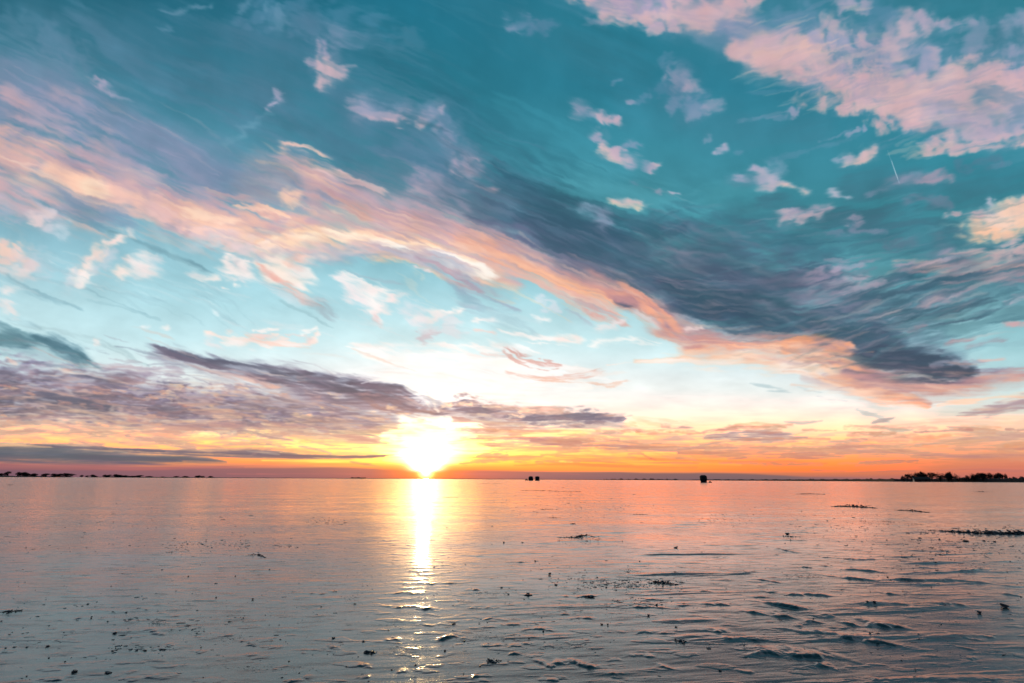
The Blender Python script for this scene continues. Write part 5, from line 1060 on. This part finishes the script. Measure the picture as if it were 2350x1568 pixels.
heap('ice_pile', [A(1655, 500), A(1735, 497), A(1790, 518)], 'dark ice pile left of the sun streak', 60, 4.2, 17, 'ice pile', .8)
heap('ice_pile', [A(1110, 482), A(1185, 484)], 'small faint ice pile in the middle of the left side', 26, 3, 18, 'ice pile', .8)
heap('ice_pile', [B(1565, 290), B(1605, 291)], 'small flat ice pile behind the peaked one', 22, 3, 19, 'ice pile', .8)
heap('ice_pile', [B(1970, 225), B(2090, 228)], 'thin ice pile far off in the right middle', 36, 3, 20, 'ice pile', .8)
heap('ice_ridge', [B(710, 110), B(810, 111)], 'thin dark rubble line crossing the right of the sun glare', 34, 1.9, 21)
heap('ice_ridge', [B(1240, 64), B(1480, 66)], 'far thin rubble line in front of the paired shelters, upper', 60, 1.9, 22)
heap('ice_ridge', [B(1420, 72), B(1640, 71)], 'far thin rubble line in front of the paired shelters, lower', 50, 1.6, 23)
heap('ice_ridge', [B(1350, 190), B(1480, 190)], 'thin rubble line in the orange middle distance', 40, 2.0, 24)
heap('ice_ridge', [B(1410, 246), B(1510, 247)], 'short rubble line below the orange middle distance one', 34, 2.2, 25)
heap('ice_ridge', [A(50, 27), A(90, 27)], 'tiny far rubble line under the leftmost shore grove', 24, 1.6, 26)
heap('ice_ridge', [B(960, 18), B(1105, 18)], 'faint far rubble line right of the sun just under the horizon', 30, 1.3, 27)
# blocks far out, a loose row
for i, (x, w_) in enumerate(((1113, 1.0), (1116, 1.3), (1119, .8), (1122, 1.2), (1126, 1.4), (1129.5, .8))):
    p, _ = at(x, 520 + 30 * math.sin(i * 2)); o = bpy.data.objects.new('ice_chunk', CH[i]); COL.objects.link(o); s = w_ * 520 / FOC * .55
    o.location = (p.x, p.y, -.02); o.scale = (s, s, s * 1.3); o.rotation_euler = (0, 0, i)
    tag(o, 'tiny dark block in the loose row far out left of the paired shelters', 'ice chunk', 'blocks in a loose row near the horizon')

# crumbs past counting
def crumbs():
    r3 = np.random.default_rng(5); pts = []
    def add(f, x0, x1, y0, y1, n, s0, s1):
        for _ in range(n):
            x = r3.uniform(x0, x1) if r3.random() < .5 else (x0 + x1) / 2 + r3.normal() * (x1 - x0) / 4; y = (y0 + y1) / 2 + r3.normal() * (y1 - y0) / 4
            X, Y = f(x, y)
            if Y < 1104 + .005 * (X - 1174): continue
            pts.append((X, Y, r3.uniform(s0, s1) * r3.uniform(.5, 1)))
    I = lambda x, y: (x, y)
    for a in ((A,1230,2000,390,470,150,1.2,2.6),(A,1080,1320,400,480,40,1,2),(A,2050,2349,240,310,70,1,2.4),(A,720,1130,1100,1150,34,2,4.5),(A,1000,1120,930,980,120,.7,1.4),(A,830,950,920,945,14,1.5,3),
              (A,1200,1400,960,1030,22,1.5,4),(A,0,2349,600,1363,260,1,3.2),(A,0,2349,100,600,200,.8,2),(A,1450,1700,1020,1100,80,.7,1.5),(A,1400,2200,1230,1290,160,.7,1.6),
              (B,1640,2330,650,730,300,1,3.2),(B,1750,2150,670,730,120,1,3),(B,1350,1800,600,760,140,1,2.6),(B,1480,1780,355,430,130,.8,2.2),(B,1300,2200,20,260,380,.7,1.9),(B,1050,1400,30,260,140,.7,1.6),
              (B,740,1300,990,1110,320,.7,1.5),(B,1300,1700,1080,1150,160,.7,1.6),(B,350,620,1090,1190,300,.6,1.4),(B,0,2349,500,1363,500,.8,2.6),(B,1800,2300,780,860,120,1,3.4),(B,880,1150,740,780,160,.6,1.4),(B,120,950,400,800,120,.8,1.8),
              (B,1900,2050,585,640,140,.6,1.3),(B,30,160,760,820,60,.6,1.3),
              (C,600,1700,330,560,260,.8,2.2),(C,0,400,330,450,120,.8,2.2),(C,1450,2349,480,720,300,.9,2.6),(C,1600,2349,440,520,260,1,3),(C,0,2349,560,1000,320,.8,2.4),(C,0,2349,1000,1563,260,.8,2.6),(C,620,900,780,820,180,.6,1.3),
              (C,1100,1300,230,300,40,.8,1.5),(C,0,600,120,330,90,.7,1.5),(I,300,900,1110,1180,90,.6,1.3),(I,0,500,1108,1200,80,.6,1.3)): add(*a)
    base = []
    for s in range(6):
        r4 = random.Random(s + 50); bm = bmesh.new()
        for i in range(7): v = Vector((r4.gauss(0, 1), r4.gauss(0, 1), r4.gauss(0, .8))).normalized(); bm.verts.new((v.x, v.y * .8, max(v.z, -.3) * .42 + .12))
        res = bmesh.ops.convex_hull(bm, input=bm.verts); bmesh.ops.triangulate(bm, faces=bm.faces)
        bmesh.ops.delete(bm, geom=[g for g in res['geom_interior'] if isinstance(g, bmesh.types.BMVert)], context='VERTS')
        bm.verts.index_update(); base.append((np.array([v.co[:] for v in bm.verts]), np.array([[v.index for v in f.verts] for f in bm.faces]))); bm.free()
    VV, FF, n0 = [], [], 0
    for X, Y, s in pts:
        g = G(X, Y); d = math.hypot(*g); sz = s * 1.9 * d / FOC / 2; bv, bf = base[r3.integers(6)]; a = r3.normal() * .35; c, sn = math.cos(a), math.sin(a)
        v = bv * sz * np.array([r3.choice([1, 1.3, 2.4, 3.4]), 1, r3.uniform(.5, 1.0)]); v = np.stack([v[:, 0] * c - v[:, 1] * sn + g[0], v[:, 0] * sn + v[:, 1] * c + g[1], v[:, 2] + gz(g[0], g[1]) - sz * .1], 1)
        VV.append(v); FF.append(bf + n0); n0 += len(v)
    o = npmesh('ice_crumbs', np.concatenate(VV), np.concatenate(FF), m_chunk, smooth=False)
    tag(o, 'dark crumbs of ice scattered over the whole frozen lake', 'ice crumbs', kind='stuff')
crumbs()
